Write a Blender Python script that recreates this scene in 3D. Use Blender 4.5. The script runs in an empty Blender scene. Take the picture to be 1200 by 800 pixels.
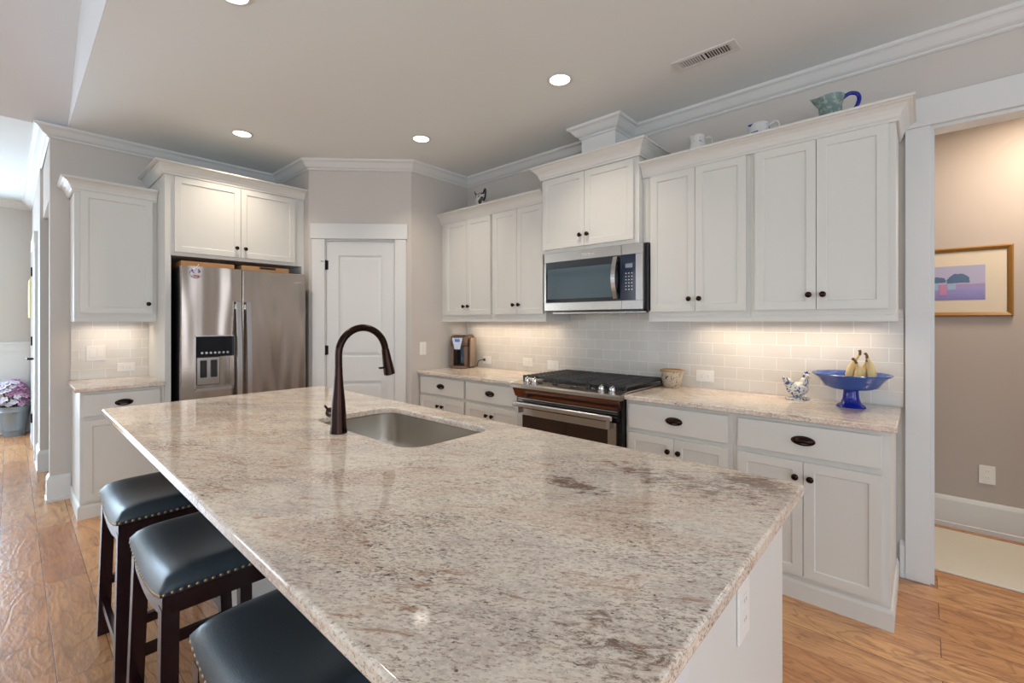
import bpy, bmesh, math, random
from mathutils import Vector, Matrix
PI = math.pi
random.seed(7)
S = bpy.context.scene
C = bpy.context.scene.collection

# ------------------------------------------------------------------ camera, world, lights, exposure
cam_d = bpy.data.cameras.new('camera')
cam = bpy.data.objects.new('camera', cam_d)
C.objects.link(cam)
cam.location = (4.9416, -3.2341, 1.3703)
cam.rotation_euler = (PI / 2, 0, math.radians(42.1251))
cam_d.lens = 36 * 532.06 / 1200
cam_d.sensor_width = 36
cam_d.sensor_fit = 'HORIZONTAL'
cam_d.shift_y = -(400 - 377.28) / 1200
cam_d.clip_start = 0.02
S.camera = cam

W = bpy.data.worlds.new('sky')
S.world = W
W.use_nodes = True
W.node_tree.nodes['Background'].inputs[0].default_value = (0.62, 0.76, 1.0, 1)
W.node_tree.nodes['Background'].inputs[1].default_value = 1.0

S.view_settings.view_transform = 'Standard'
S.view_settings.look = 'None'
S.view_settings.gamma = 1
S.view_settings.exposure = 0.43
S.view_settings.use_curve_mapping = False
S.cycles.use_denoising = True
S.cycles.sample_clamp_indirect = 4


def area(name, loc, rot, sx, sy, power, color):
    d = bpy.data.lights.new(name, 'AREA')
    d.shape = 'RECTANGLE'; d.size = sx; d.size_y = sy
    d.energy = power; d.color = color
    o = bpy.data.objects.new(name, d)
    C.objects.link(o); o.location = loc; o.rotation_euler = rot
    return o


DAY = (0.84, 0.945, 1.0)
# daylight through the living-room windows (behind and beside the camera)
for i, x in enumerate((0.2, 2.6, 5.0, 7.1)):
    area('window_daylight', (x, -8.40, 1.55), (PI / 2, 0, PI), 1.5, 2.3, 205, DAY)
area('window_daylight', (8.12, -5.9, 1.5), (PI / 2, 0, PI / 2), 1.5, 2.2, 48, DAY)
area('window_daylight', (8.12, -3.6, 1.5), (PI / 2, 0, PI / 2), 1.3, 2.2, 16, (0.92, 0.95, 1.0))
area('window_daylight', (8.12, -1.6, 1.5), (PI / 2, 0, PI / 2), 1.3, 1.9, 14, (0.92, 0.95, 1.0))
area('window_daylight', (-3.30, -4.45, 1.25), (PI / 2, 0, -PI / 2), 1.9, 2.0, 95, (0.60, 0.80, 1.0))
area('window_daylight', (-3.30, -7.2, 1.45), (PI / 2, 0, -PI / 2), 1.4, 2.3, 60, DAY)
# warm ceiling light of the back hall
area('hall_light', (5.6, 0.5, 2.66), (0, 0, 0), 0.35, 0.35, 15, (1.0, 0.82, 0.64))

# ------------------------------------------------------------------ materials


def srgb(r, g, b):
    f = lambda c: (c / 255 / 12.92) if c / 255 <= 0.04045 else ((c / 255 + 0.055) / 1.055) ** 2.4
    return (f(r), f(g), f(b), 1)


class N:
    def __init__(s, name):
        s.m = bpy.data.materials.new(name)
        s.m.use_nodes = True
        s.t = s.m.node_tree
        s.b = s.t.nodes['Principled BSDF']

    def n(s, kind, **kw):
        nd = s.t.nodes.new(kind)
        for k, v in kw.items():
            if k[0] == 'i' and k[1:].isdigit():
                s.inp(nd, int(k[1:]), v)
            elif k.startswith('_'):
                s.inp(nd, k[1:].replace('_', ' '), v)
            else:
                setattr(nd, k, v)
        return nd

    def inp(s, nd, key, v):
        if hasattr(v, 'default_value') or isinstance(v, bpy.types.NodeSocket):
            s.t.links.new(v, nd.inputs[key])
        else:
            nd.inputs[key].default_value = v

    def p(s, **kw):
        for k, v in kw.items():
            s.inp(s.b, k.replace('_', ' '), v)
        return s

    def ramp(s, fac, stops, interp='LINEAR'):
        nd = s.t.nodes.new('ShaderNodeValToRGB')
        s.inp(nd, 0, fac)
        cr = nd.color_ramp; cr.interpolation = interp
        while len(cr.elements) < len(stops): cr.elements.new(0.5)
        for e, (p, c) in zip(cr.elements, stops):
            e.position = p; e.color = c if len(c) == 4 else (*c, 1)
        return nd.outputs[0]

    def coord(s, scale=(1, 1, 1), rot=(0, 0, 0), which='Object', loc=(0, 0, 0)):
        tc = s.n('ShaderNodeTexCoord')
        mp = s.n('ShaderNodeMapping')
        s.t.links.new(tc.outputs[which], mp.inputs[0])
        mp.inputs['Scale'].default_value = scale
        mp.inputs['Rotation'].default_value = rot
        mp.inputs['Location'].default_value = loc
        return mp.outputs[0]

    def flow(s, scale, ang, loc=(0, 0, 0)):
        """turned to the flow direction first, then scaled"""
        tc = s.n('ShaderNodeTexCoord'); mp = s.n('ShaderNodeMapping', vector_type='TEXTURE')
        s.t.links.new(tc.outputs['Object'], mp.inputs[0])
        mp.inputs['Scale'].default_value = tuple(1 / c for c in scale)
        mp.inputs['Rotation'].default_value = (0, 0, ang)
        mp.inputs['Location'].default_value = loc
        return mp.outputs[0]

    def noise(s, vec, scale, detail=4, rough=0.5, dist=0.0):
        nd = s.n('ShaderNodeTexNoise', _Vector=vec, _Scale=scale, _Detail=detail, _Roughness=rough, _Distortion=dist)
        return nd.outputs[0]

    def mix(s, f, a, b, mode='MIX'):
        nd = s.n('ShaderNodeMix', data_type='RGBA', blend_type=mode)
        s.inp(nd, 0, f); s.inp(nd, 6, a); s.inp(nd, 7, b)
        return nd.outputs[2]

    def math(s, op, a, b=0.0, clamp=False):
        nd = s.n('ShaderNodeMath', operation=op, use_clamp=clamp)
        s.inp(nd, 0, a); s.inp(nd, 1, b)
        return nd.outputs[0]

    def bump(s, h, strength=0.2, dist=0.002):
        nd = s.n('ShaderNodeBump', _Height=h, _Strength=strength, _Distance=dist)
        s.inp(s.b, 'Normal', nd.outputs[0])
        return s


def simple(name, col, rough=0.5, metal=0.0, **kw):
    a = N(name)
    a.p(Base_Color=col, Roughness=rough, Metallic=metal, **kw)
    return a.m


def paint(name, col, rough=0.45, bump=0.06, scale=60, var=0.03):
    a = N(name)
    v = a.coord()
    n1 = a.noise(v, 1.7, 3)
    dark = tuple(c * (1 - var * 2) for c in col[:3]) + (1,)
    a.p(Base_Color=a.mix(n1, dark, col), Roughness=rough)
    a.bump(a.noise(v, scale, 2), bump, 0.001)
    return a.m


M = {}
M['cab'] = paint('cabinet_paint', srgb(218, 217, 211), 0.42, 0.03, 40, 0.01)
M['trim'] = paint('trim_paint', srgb(220, 221, 219), 0.40, 0.03, 40, 0.01)
M['wall'] = paint('wall_paint', srgb(203, 197, 190), 0.75, 0.10, 180, 0.02)
M['hallwall'] = paint('hall_wall_paint', srgb(186, 176, 168), 0.75, 0.10, 180, 0.02)
M['ceil'] = paint('ceiling_paint', srgb(232, 238, 238), 0.85, 0.12, 120, 0.02)
M['vault'] = paint('vault_paint', srgb(228, 231, 233), 0.85, 0.12, 120, 0.02)
M['outlet'] = simple('white_plastic', srgb(235, 233, 228), 0.3)
M['socket'] = simple('socket_slot_plastic', srgb(150, 148, 145), 0.4)
M['bronze'] = simple('oiled_bronze', srgb(52, 38, 34), 0.22, 1.0)
M['black'] = simple('black_enamel', srgb(18, 18, 20), 0.25)
M['iron'] = paint('cast_iron', srgb(52, 52, 54), 0.42, 0.3, 300, 0.05)
M['blackplastic'] = simple('black_plastic', srgb(24, 25, 28), 0.35)
M['glassblack'] = simple('black_glass', srgb(14, 20, 30), 0.06)
M['chrome'] = simple('chrome', srgb(225, 225, 228), 0.15, 1.0)
M['cardboard'] = paint('tan_board', srgb(186, 138, 92), 0.7, 0.1, 80, 0.05)
M['dark'] = simple('dark_recess', srgb(30, 26, 24), 0.7)
M['hinge'] = simple('black_hinge', srgb(35, 34, 34), 0.4, 0.6)
M['lens'] = N('lit_lens').p(Base_Color=(1, 1, 1, 1)).m
_b = M['lens'].node_tree.nodes['Principled BSDF']
_b.inputs['Emission Color'].default_value = (1, 0.93, 0.82, 1)
_b.inputs['Emission Strength'].default_value = 6


def steel(name, col=(165, 160, 154), rough=0.28, vert=True, wave=0.0):
    a = N(name)
    v = a.coord((400, 400, 3) if vert else (3, 3, 400))
    g = a.noise(v, 1.0, 2)
    r = a.math('MULTIPLY_ADD', g, 0.10)
    a.t.nodes[-1].inputs[2].default_value = rough - 0.05
    a.p(Base_Color=srgb(*col), Metallic=1.0, Roughness=r)
    if wave:
        w = a.noise(a.coord((3.2, 3.2, 0.5)), 1.6, 1, 0.4)
        a.bump(w, wave, 0.05)
    return a.m


M['steel'] = steel('brushed_steel', (175, 170, 165), 0.24, False)
M['steelfr'] = steel('fridge_steel', (178, 166, 155), 0.22, False, 0.55)
M['steelh'] = steel('handle_steel', (190, 188, 188), 0.25, True)
M['sink'] = steel('sink_steel', (205, 200, 192), 0.30, True, 0.15)
M['galv'] = simple('galvanised_steel', srgb(138, 150, 158), 0.45, 0.5)
M['redsteel'] = steel('front_steel_band', (112, 84, 76), 0.16, False)

# granite --------------------------------------------------------------


def granite(name, patches=True, ang=0.56):
    a = N(name)
    v = a.flow((1, 2.0, 2.0), ang)
    vs = a.flow((1, 2.3, 2.3), ang)
    v1 = a.coord()
    big = a.noise(v, 2.4, 5, 0.6, 0.6)
    base = a.ramp(big, [(0.30, srgb(196, 186, 181)), (0.41, srgb(218, 206, 194)), (0.50, srgb(234, 224, 208)),
                        (0.60, srgb(224, 202, 184)), (0.72, srgb(208, 192, 180))])
    mid = a.noise(vs, 30, 6, 0.75, 0.4)
    base = a.mix(a.ramp(mid, [(0.40, (0.45, 0.45, 0.45)), (0.54, (0, 0, 0))]), base, srgb(168, 152, 140))
    wht = a.noise(v1, 95, 4, 0.7)
    base = a.mix(a.ramp(wht, [(0.50, (0, 0, 0)), (0.62, (0.6, 0.6, 0.6))]), base, srgb(238, 232, 220))
    dens = a.noise(v, 2.6, 5, 0.6, 0.6)
    dk = a.math('MULTIPLY', a.math('SUBTRACT', dens, 0.5), 0.30)
    sp = a.math('ADD', a.noise(vs, 95, 4, 0.7, 0.2), dk)
    base = a.mix(a.ramp(sp, [(0.55, (0, 0, 0)), (0.61, (0.68, 0.68, 0.68))]), base, srgb(136, 112, 98))
    fl = a.math('ADD', a.noise(vs, 52, 6, 0.68, 0.5), a.math('MULTIPLY', dk, 1.3))
    base = a.mix(a.ramp(fl, [(0.64, (0, 0, 0)), (0.67, (0.9, 0.9, 0.9))]), base, srgb(80, 60, 52))
    # fine drawn-out rusty veins
    rv = a.noise(a.flow((1, 5.0, 5.0), ang, (3.1, 1.7, 0)), 7.0, 9, 0.76, 0.4)
    base = a.mix(a.ramp(rv, [(0.57, (0, 0, 0)), (0.64, (0.7, 0.7, 0.7))]), base, srgb(158, 108, 80))
    if patches:
        geo = a.n('ShaderNodeNewGeometry')
        pn = a.noise(vs, 20, 8, 0.85, 0.6)
        tot = None
        for (x, y, rx, ry, k) in ((4.21, -2.17, 0.13, 0.06, 0.20), (4.59, -1.81, 0.13, 0.08, 0.22), (4.42, -1.95, 0.34, 0.12, 0.15),
                                  (4.61, -2.66, 0.16, 0.10, 0.12), (4.0, -2.35, 0.3, 0.12, 0.07)):
            sub = a.n('ShaderNodeVectorMath', operation='SUBTRACT'); a.inp(sub, 0, geo.outputs['Position']); sub.inputs[1].default_value = (x, y, 0.914)
            mul = a.n('ShaderNodeVectorMath', operation='MULTIPLY'); a.inp(mul, 0, sub.outputs[0]); mul.inputs[1].default_value = (1 / rx, 1 / ry, 0.5)
            ln = a.n('ShaderNodeVectorMath', operation='LENGTH'); a.inp(ln, 0, mul.outputs[0])
            g = a.math('MULTIPLY', a.math('SUBTRACT', 1.3, ln.outputs['Value'], True), k)
            tot = g if tot is None else a.math('MAXIMUM', tot, g)
        q = a.math('ADD', pn, tot)
        base = a.mix(a.ramp(q, [(0.60, (0, 0, 0)), (0.70, (0.85, 0.85, 0.85))]), base, srgb(112, 80, 60))
    a.p(Base_Color=base, Roughness=0.07)
    a.b.inputs['Specular IOR Level'].default_value = 0.6
    a.bump(a.noise(v1, 50, 3), 0.02, 0.001)
    return a.m


M['granite'] = granite('granite')
M['granite2'] = granite('granite_counter', False, 0.12)

# backsplash tile --------------------------------------------------------


def tile(name, axis):
    a = N(name)
    geo = a.n('ShaderNodeNewGeometry')
    sp = a.n('ShaderNodeSeparateXYZ'); a.inp(sp, 0, geo.outputs['Position'])
    cb = a.n('ShaderNodeCombineXYZ')
    a.inp(cb, 0, sp.outputs[axis]); a.inp(cb, 1, a.math('SUBTRACT', sp.outputs[2], 0.914))
    br = a.n('ShaderNodeTexBrick', offset=0.5, _Vector=cb.outputs[0], _Scale=1.0, _Mortar_Size=0.0018, _Mortar_Smooth=0.2,
             _Brick_Width=0.155, _Row_Height=0.0785, _Bias=0.0)
    br.inputs['Color1'].default_value = srgb(212, 208, 200)
    br.inputs['Color2'].default_value = srgb(218, 214, 207)
    br.inputs['Mortar'].default_value = srgb(240, 238, 233)
    a.p(Base_Color=br.outputs[0], Roughness=0.10)
    h = a.math('ADD', a.math('MULTIPLY', br.outputs['Fac'], -1.0), a.math('MULTIPLY', a.noise(cb.outputs[0], 9, 2), 0.35))
    a.bump(h, 0.35, 0.002)
    return a.m


M['tile_x'] = tile('subway_tile', 0)
M['tile_y'] = tile('subway_tile_side', 1)

# hickory floor ------------------------------------------------------------


def floor_mat():
    a = N('hickory_floor')
    v = a.coord((1, 1, 1), which='Object', loc=(0.35, 0.035, 0))
    br = a.n('ShaderNodeTexBrick', offset=0.37, offset_frequency=2, squash=1.0, _Vector=v, _Scale=1.0, _Mortar_Size=0.0016,
             _Mortar_Smooth=0.3, _Brick_Width=0.95, _Row_Height=0.162, _Bias=0.0)
    br.inputs['Color1'].default_value = (0, 0, 0, 1); br.inputs['Color2'].default_value = (1, 1, 1, 1)
    br.inputs['Mortar'].default_value = (0.5, 0.5, 0.5, 1)
    rnd = br.outputs[0]
    base = a.ramp(rnd, [(0.0, srgb(180, 122, 80)), (0.35, srgb(208, 152, 100)), (0.65, srgb(220, 168, 116)), (1.0, srgb(194, 138, 92))])
    # per-plank shift of the grain
    vm = a.n('ShaderNodeVectorMath', operation='ADD'); a.inp(vm, 0, a.coord((1.0, 9, 1)))
    sc = a.n('ShaderNodeVectorMath', operation='SCALE'); a.inp(sc, 0, rnd); sc.inputs['Scale'].default_value = 17.0
    a.inp(vm, 1, sc.outputs[0])
    gr = a.noise(vm.outputs[0], 3.0, 8, 0.68, 1.4)
    base = a.mix(a.ramp(gr, [(0.34, (0.6, 0.6, 0.6)), (0.56, (0, 0, 0))]), base, srgb(136, 84, 54))
    vm2 = a.n('ShaderNodeVectorMath', operation='ADD'); a.inp(vm2, 0, a.coord((0.55, 1.6, 1))); a.inp(vm2, 1, sc.outputs[0])
    wn = a.noise(vm2.outputs[0], 2.2, 3, 0.5, 0.6)
    rings = a.math('SINE', a.math('MULTIPLY', wn, 95.0))
    base = a.mix(a.ramp(rings, [(0.55, (0, 0, 0)), (1.0, (0.4, 0.4, 0.4))]), base, srgb(120, 76, 50))
    dk = a.noise(a.coord((2, 5, 1)), 3.5, 6, 0.7, 1.5)
    base = a.mix(a.ramp(dk, [(0.66, (0, 0, 0)), (0.74, (0.6, 0.6, 0.6))]), base, srgb(84, 52, 36))
    base = a.mix(br.outputs['Fac'], base, srgb(96, 62, 42))
    a.p(Base_Color=base, Roughness=a.ramp(gr, [(0.3, (0.30, 0.30, 0.30)), (0.7, (0.22, 0.22, 0.22))]))
    a.b.inputs['Specular IOR Level'].default_value = 0.8
    h = a.math('ADD', a.math('MULTIPLY', br.outputs['Fac'], -1.5), a.math('ADD', a.math('MULTIPLY', rings, 0.10), a.math('MULTIPLY', a.noise(a.coord((1, 2, 1)), 38, 4, 0.6), 0.7)))
    a.bump(h, 0.45, 0.004)
    return a.m


M['floor'] = floor_mat()


def leather():
    a = N('dark_teal_leather')
    v = a.coord()
    vo = a.n('ShaderNodeTexVoronoi', _Vector=v, _Scale=260.0)
    n = a.noise(v, 5, 4, 0.6)
    a.p(Base_Color=a.mix(n, srgb(28, 42, 52), srgb(44, 62, 72)), Roughness=0.40)
    a.b.inputs['Specular IOR Level'].default_value = 0.55
    a.bump(a.math('ADD', vo.outputs[0], a.math('MULTIPLY', a.noise(v, 9, 2), 2.0)), 0.22, 0.0015)
    return a.m


M['leather'] = leather()
M['espresso'] = simple('espresso_wood', srgb(36, 17, 20), 0.22)
M['nail'] = simple('antique_brass', srgb(168, 152, 120), 0.35, 0.9)
M['blue'] = N('cobalt_glaze').p(Base_Color=srgb(52, 84, 156), Roughness=0.12).m
M['bluedark'] = N('deep_blue_glaze').p(Base_Color=srgb(22, 34, 140), Roughness=0.1).m


def speckled(name, base, spot, scale, lo, hi, rough=0.15, dist=0.5):
    a = N(name)
    n = a.noise(a.coord(), scale, 3, 0.5, dist)
    a.p(Base_Color=a.mix(a.ramp(n, [(lo, (0, 0, 0)), (hi, (1, 1, 1))]), base, spot), Roughness=rough)
    return a.m


M['hen'] = speckled('hen_glaze', srgb(214, 214, 208), srgb(60, 78, 128), 34, 0.50, 0.58, 0.12, 2.5)
M['crock'] = speckled('crock_glaze', srgb(190, 178, 156), srgb(50, 56, 66), 30, 0.60, 0.63, 0.3, 2.5)
M['crockrim'] = simple('crock_rim_glaze', srgb(176, 140, 98), 0.3)
M['cow'] = speckled('cow_glaze', srgb(220, 218, 210), srgb(34, 28, 26), 14, 0.48, 0.52, 0.2, 0.5)
M['creamer'] = speckled('creamer_glaze', srgb(220, 218, 214), srgb(110, 120, 150), 45, 0.62, 0.68, 0.15)
M['bluewhite'] = speckled('blue_flower_glaze', srgb(220, 220, 220), srgb(40, 76, 170), 18, 0.56, 0.60, 0.15)
M['greenjug'] = speckled('green_glaze', srgb(112, 134, 130), srgb(150, 168, 160), 40, 0.5, 0.6, 0.12)
M['banana'] = speckled('banana_peel', srgb(232, 204, 140), srgb(190, 160, 80), 12, 0.55, 0.75, 0.5)
M['stem'] = simple('banana_stem', srgb(120, 84, 48), 0.7)
M['carpet'] = paint('cream_rug', srgb(226, 220, 204), 0.95, 0.8, 400, 0.05)
M['gold'] = paint('gilt_frame', srgb(156, 112, 50), 0.35, 0.15, 60, 0.1)
M['mat'] = simple('mat_board', srgb(216, 205, 186), 0.8)
M['print'] = simple('paper', srgb(200, 195, 205), 0.6)
M['flower_pink'] = paint('pink_petals', srgb(214, 172, 204), 0.7, 0.1, 60, 0.15)
M['flower_white'] = paint('white_petals', srgb(228, 222, 234), 0.7, 0.1, 60, 0.08)
M['flower_mauve'] = paint('mauve_petals', srgb(176, 120, 160), 0.7, 0.1, 60, 0.15)
M['stalk'] = simple('green_stalk', srgb(80, 100, 70), 0.7)

# ------------------------------------------------------------------ mesh helpers


class B:
    """collects shapes into one mesh; coordinates are local to the parent"""
    def __init__(s):
        s.bm = bmesh.new()
        s.smooth = False

    def box(s, x0, x1, y0, y1, z0, z1, bev=0.0, seg=1):
        bm = bmesh.new()
        v = [bm.verts.new(p) for p in ((x0, y0, z0), (x1, y0, z0), (x1, y1, z0), (x0, y1, z0), (x0, y0, z1), (x1, y0, z1), (x1, y1, z1), (x0, y1, z1))]
        for f in ((0, 3, 2, 1), (4, 5, 6, 7), (0, 1, 5, 4), (1, 2, 6, 5), (2, 3, 7, 6), (3, 0, 4, 7)):
            bm.faces.new([v[i] for i in f])
        if bev:
            bmesh.ops.bevel(bm, geom=bm.edges[:], offset=bev, segments=seg, profile=0.5, affect='EDGES')
        s.add(bm); return s

    def add(s, bm, mat=None):
        if mat is not None: bmesh.ops.transform(bm, matrix=mat, verts=bm.verts)
        me = bpy.data.meshes.new('tmp'); bm.to_mesh(me); bm.free()
        s.bm.from_mesh(me); bpy.data.meshes.remove(me); return s

    def hexa(s, pts):
        v = [s.bm.verts.new(p) for p in pts]
        for f in ((0, 3, 2, 1), (4, 5, 6, 7), (0, 1, 5, 4), (1, 2, 6, 5), (2, 3, 7, 6), (3, 0, 4, 7)):
            s.bm.faces.new([v[i] for i in f])
        return s

    def frustum(s, x0, x1, z0, z1, yb, yf, inset):
        """raised field of a door panel: back at yb, front at yf (towards -y)"""
        i = inset
        return s.hexa([(x0, yb, z0), (x1, yb, z0), (x1, yb, z1), (x0, yb, z1), (x0 + i, yf, z0 + i), (x1 - i, yf, z0 + i), (x1 - i, yf, z1 - i), (x0 + i, yf, z1 - i)])

    def lathe(s, prof, c=(0, 0, 0), seg=24, axis='Z', close=True):
        bm = bmesh.new(); rings = []
        for r, z in prof:
            rings.append([bm.verts.new((r * math.cos(2 * PI * k / seg), r * math.sin(2 * PI * k / seg), z)) for k in range(seg)])
        for a, b in zip(rings, rings[1:]):
            for k in range(seg):
                bm.faces.new((a[k], a[(k + 1) % seg], b[(k + 1) % seg], b[k]))
        if close:
            if prof[0][0] > 1e-6: bm.faces.new(rings[0][::-1])
            if prof[-1][0] > 1e-6: bm.faces.new(rings[-1])
        bmesh.ops.remove_doubles(bm, verts=bm.verts, dist=1e-6)
        m = Matrix.Translation(c)
        if axis == 'Y': m = m @ Matrix.Rotation(PI / 2, 4, 'X')      # +z -> -y (towards the room)
        elif axis == 'X': m = m @ Matrix.Rotation(PI / 2, 4, 'Y')    # +z -> +x
        elif axis == '-X': m = m @ Matrix.Rotation(-PI / 2, 4, 'Y')
        s.smooth = True
        return s.add(bm, m)

    def ell(s, c, r, seg=20, rot=None):
        bm = bmesh.new()
        bmesh.ops.create_uvsphere(bm, u_segments=seg, v_segments=seg // 2, radius=1)
        m = Matrix.Translation(c)
        if rot is not None: m = m @ rot
        m = m @ Matrix.Diagonal((r[0], r[1], r[2], 1))
        s.smooth = True
        return s.add(bm, m)

    def tube(s, pts, r, seg=12, cap=True, fine=0):
        """r: number or list"""
        pts = [Vector(p) for p in pts]
        if fine:
            q = [pts[0]] + pts + [pts[-1]]; out = []
            for i in range(1, len(q) - 2):
                for k in range(fine):
                    u = k / fine; a, b_, c, d = q[i - 1], q[i], q[i + 1], q[i + 2]
                    out.append(0.5 * ((2 * b_) + (c - a) * u + (2 * a - 5 * b_ + 4 * c - d) * u * u + (3 * b_ - a - 3 * c + d) * u ** 3))
            pts = out + [pts[-1]]
        rs = r if isinstance(r, (list, tuple)) else [r] * len(pts)
        up = None; rings = []
        for i, p in enumerate(pts):
            t = (pts[min(i + 1, len(pts) - 1)] - pts[max(i - 1, 0)]).normalized()
            if up is None:
                up = Vector((0, 0, 1)) if abs(t.z) < 0.9 else Vector((1, 0, 0))
            a = t.cross(up).normalized(); b = a.cross(t).normalized(); up = b
            rings.append([s.bm.verts.new(p + (a * math.cos(2 * PI * k / seg) + b * math.sin(2 * PI * k / seg)) * rs[i]) for k in range(seg)])
        for u, w in zip(rings, rings[1:]):
            for k in range(seg):
                s.bm.faces.new((u[k], u[(k + 1) % seg], w[(k + 1) % seg], w[k]))
        if cap:
            s.bm.faces.new(rings[0][::-1]); s.bm.faces.new(rings[-1])
        s.smooth = True
        return s

    def sweep(s, path, prof, closed=False):
        """path: list of (x, y); prof: closed polygon of (out, z); out is to the right of travel"""
        n = len(path); P = [Vector((p[0], p[1])) for p in path]; rings = []
        for i in range(n):
            d0 = (P[i] - P[i - 1]).normalized() if (i > 0 or closed) else None
            d1 = (P[(i + 1) % n] - P[i]).normalized() if (i < n - 1 or closed) else None
            if d0 is None: d0 = d1
            if d1 is None: d1 = d0
            n0 = Vector((d0.y, -d0.x)); n1 = Vector((d1.y, -d1.x))
            m = (n0 + n1).normalized(); k = 1 / max(m.dot(n0), 0.2)
            rings.append([s.bm.verts.new((P[i].x + m.x * o * k, P[i].y + m.y * o * k, z)) for o, z in prof])
        L = len(prof)
        seq = list(zip(rings, rings[1:])) + ([(rings[-1], rings[0])] if closed else [])
        for a, b in seq:
            for k in range(L):
                s.bm.faces.new((a[k], a[(k + 1) % L], b[(k + 1) % L], b[k]))
        if not closed:
            s.bm.faces.new(rings[0]); s.bm.faces.new(rings[-1][::-1])
        return s

    def prism(s, poly, x0, x1, axis='X'):
        """poly of (a, b) extruded: axis X -> (x, a, b); Y -> (a, y, b); Z -> (a, b, z)"""
        f = {'X': lambda t, a, b: (t, a, b), 'Y': lambda t, a, b: (a, t, b), 'Z': lambda t, a, b: (a, b, t)}[axis]
        A = [s.bm.verts.new(f(x0, *p)) for p in poly]; Z = [s.bm.verts.new(f(x1, *p)) for p in poly]
        n = len(poly)
        s.bm.faces.new(A[::-1]); s.bm.faces.new(Z)
        for k in range(n): s.bm.faces.new((A[k], A[(k + 1) % n], Z[(k + 1) % n], Z[k]))
        return s

    def build(s, name, mat, parent=None, smooth=None, angle=40):
        bmesh.ops.recalc_face_normals(s.bm, faces=s.bm.faces)
        me = bpy.data.meshes.new(name)
        s.bm.to_mesh(me); s.bm.free()
        for mm in (mat if isinstance(mat, (list, tuple)) else [mat]): me.materials.append(mm)
        sm = s.smooth if smooth is None else smooth
        if sm:
            me.polygons.foreach_set('use_smooth', [True] * len(me.polygons))
            me.set_sharp_from_angle(angle=math.radians(angle))
        o = bpy.data.objects.new(name, me)
        C.objects.link(o)
        if parent is not None: o.parent = parent
        return o


def thing(name, label, cat, loc=(0, 0, 0), rotz=0.0, group=None):
    o = bpy.data.objects.new(name, None)
    o.empty_display_size = 0.1
    C.objects.link(o); o.location = loc; o.rotation_euler = (0, 0, rotz)
    o['label'] = label; o['category'] = cat
    if group: o['group'] = group
    return o


def tag(o, label, cat, group=None):
    o['label'] = label; o['category'] = cat
    if group: o['group'] = group
    return o


def struct(name, b, mat):
    o = b.build(name, mat); o['kind'] = 'structure'; return o


def copy_tree(o, parent=None):
    c = o.copy(); C.objects.link(c)
    if parent is not None: c.parent = parent
    for ch in [x for x in bpy.data.objects if x.parent == o]:
        copy_tree(ch, c)
    return c


# ------------------------------------------------------------------ room shell
H = 2.862
YV = -2.93                      # line where the flat kitchen ceiling stops and the vault begins
b = B(); b.box(-3.6, 8.4, -8.8, 1.2, -0.1, 0); struct('floor', b, M['floor'])
b = B(); b.box(-3.6, 8.4, YV, 1.2, H, H + 0.12); b.box(-3.6, 0, -8.8, YV, H, H + 0.12); struct('ceiling', b, M['ceil'])
b = B(); b.box(0.0, 8.4, YV, YV + 0.10, H + 0.121, 5.1)
# lower edge of the fascia (kitchen side of the vault)
b.box(0.0, 8.4, YV - 0.004, YV, H, 5.0); struct('wall_fascia', b, M['vault'])
b = B(); b.hexa([(0, -8.8, H), (0, YV - 0.004, H), (3.9, YV - 0.004, 4.95), (3.9, -8.8, 4.95), (0, -8.8, H + .1), (0, YV - 0.004, H + .1), (3.9, YV - 0.004, 5.05), (3.9, -8.8, 5.05)])
b.hexa([(3.9, -8.8, 4.95), (3.9, YV - 0.004, 4.95), (8.4, YV - 0.004, 2.862), (8.4, -8.8, 2.862), (3.9, -8.8, 5.05), (3.9, YV - 0.004, 5.05), (8.4, YV - 0.004, 2.96), (8.4, -8.8, 2.96)])
struct('ceiling_vault', b, M['vault'])

XP, YD2, XD1, YPW = 1.3896, -0.7133, 0.724, -1.3768
OX0, OX1, OZ = 4.972, 5.95, 2.396
b = B(); b.box(0, OX0, 0, 0.12, 0, H); b.box(OX0, OX1, 0, 0.12, OZ, H); b.box(OX1, 8.4, 0, 0.12, 0, H)
struct('wall_back', b, M['wall'])
b = B(); b.box(-0.12, 0, -3.03, 0.12, 0, H); struct('wall_left', b, M['wall'])
# hall wall running on from the end of the fridge wall, open between x=-1.05 and the wall end
b = B(); b.box(-1.05, -0.12, -3.03, -2.91, 2.32, H); b.box(-3.4, -1.05, -3.05, -2.93, 0, H); b.box(-1.17, -1.05, -2.93, -0.5, 0, H); b.box(-1.17, 0, -0.5, -0.38, 0, H)
struct('wall_hall', b, M['wall'])
b = B(); b.box(-3.52, -3.4, -8.8, 1.2, 0, H); struct('wall_hall_end', b, M['wall'])
# corner pantry: two short returns and the diagonal
b = B()
b.box(XP - 0.1, XP, YD2, 0, 0, H)
b.box(0, XD1, YPW, YPW + 0.1, 0, H)
struct('wall_pantry_returns', b, M['wall'])
u = Vector((0.7071, 0.7071)); nrm = Vector((0.7071, -0.7071)); P0 = Vector((XD1, YPW))
DL = (Vector((XP, YD2)) - P0).length


def dq(a, c, d, e):      # box on the diagonal: along a..c, depth d(back)..e(front)
    pts = [P0 + u * a + nrm * d, P0 + u * c + nrm * d, P0 + u * c + nrm * e, P0 + u * a + nrm * e]
    return [(p.x, p.y) for p in pts]


b = B()
for (a, c, z0, z1) in ((0, 0.150, 0, H), (0.790, DL, 0, H), (0.150, 0.790, 2.13, H)):
    b.prism(dq(a, c, -0.1, 0), z0, z1, 'Z')
struct('wall_pantry_diagonal', b, M['wall'])
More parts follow.
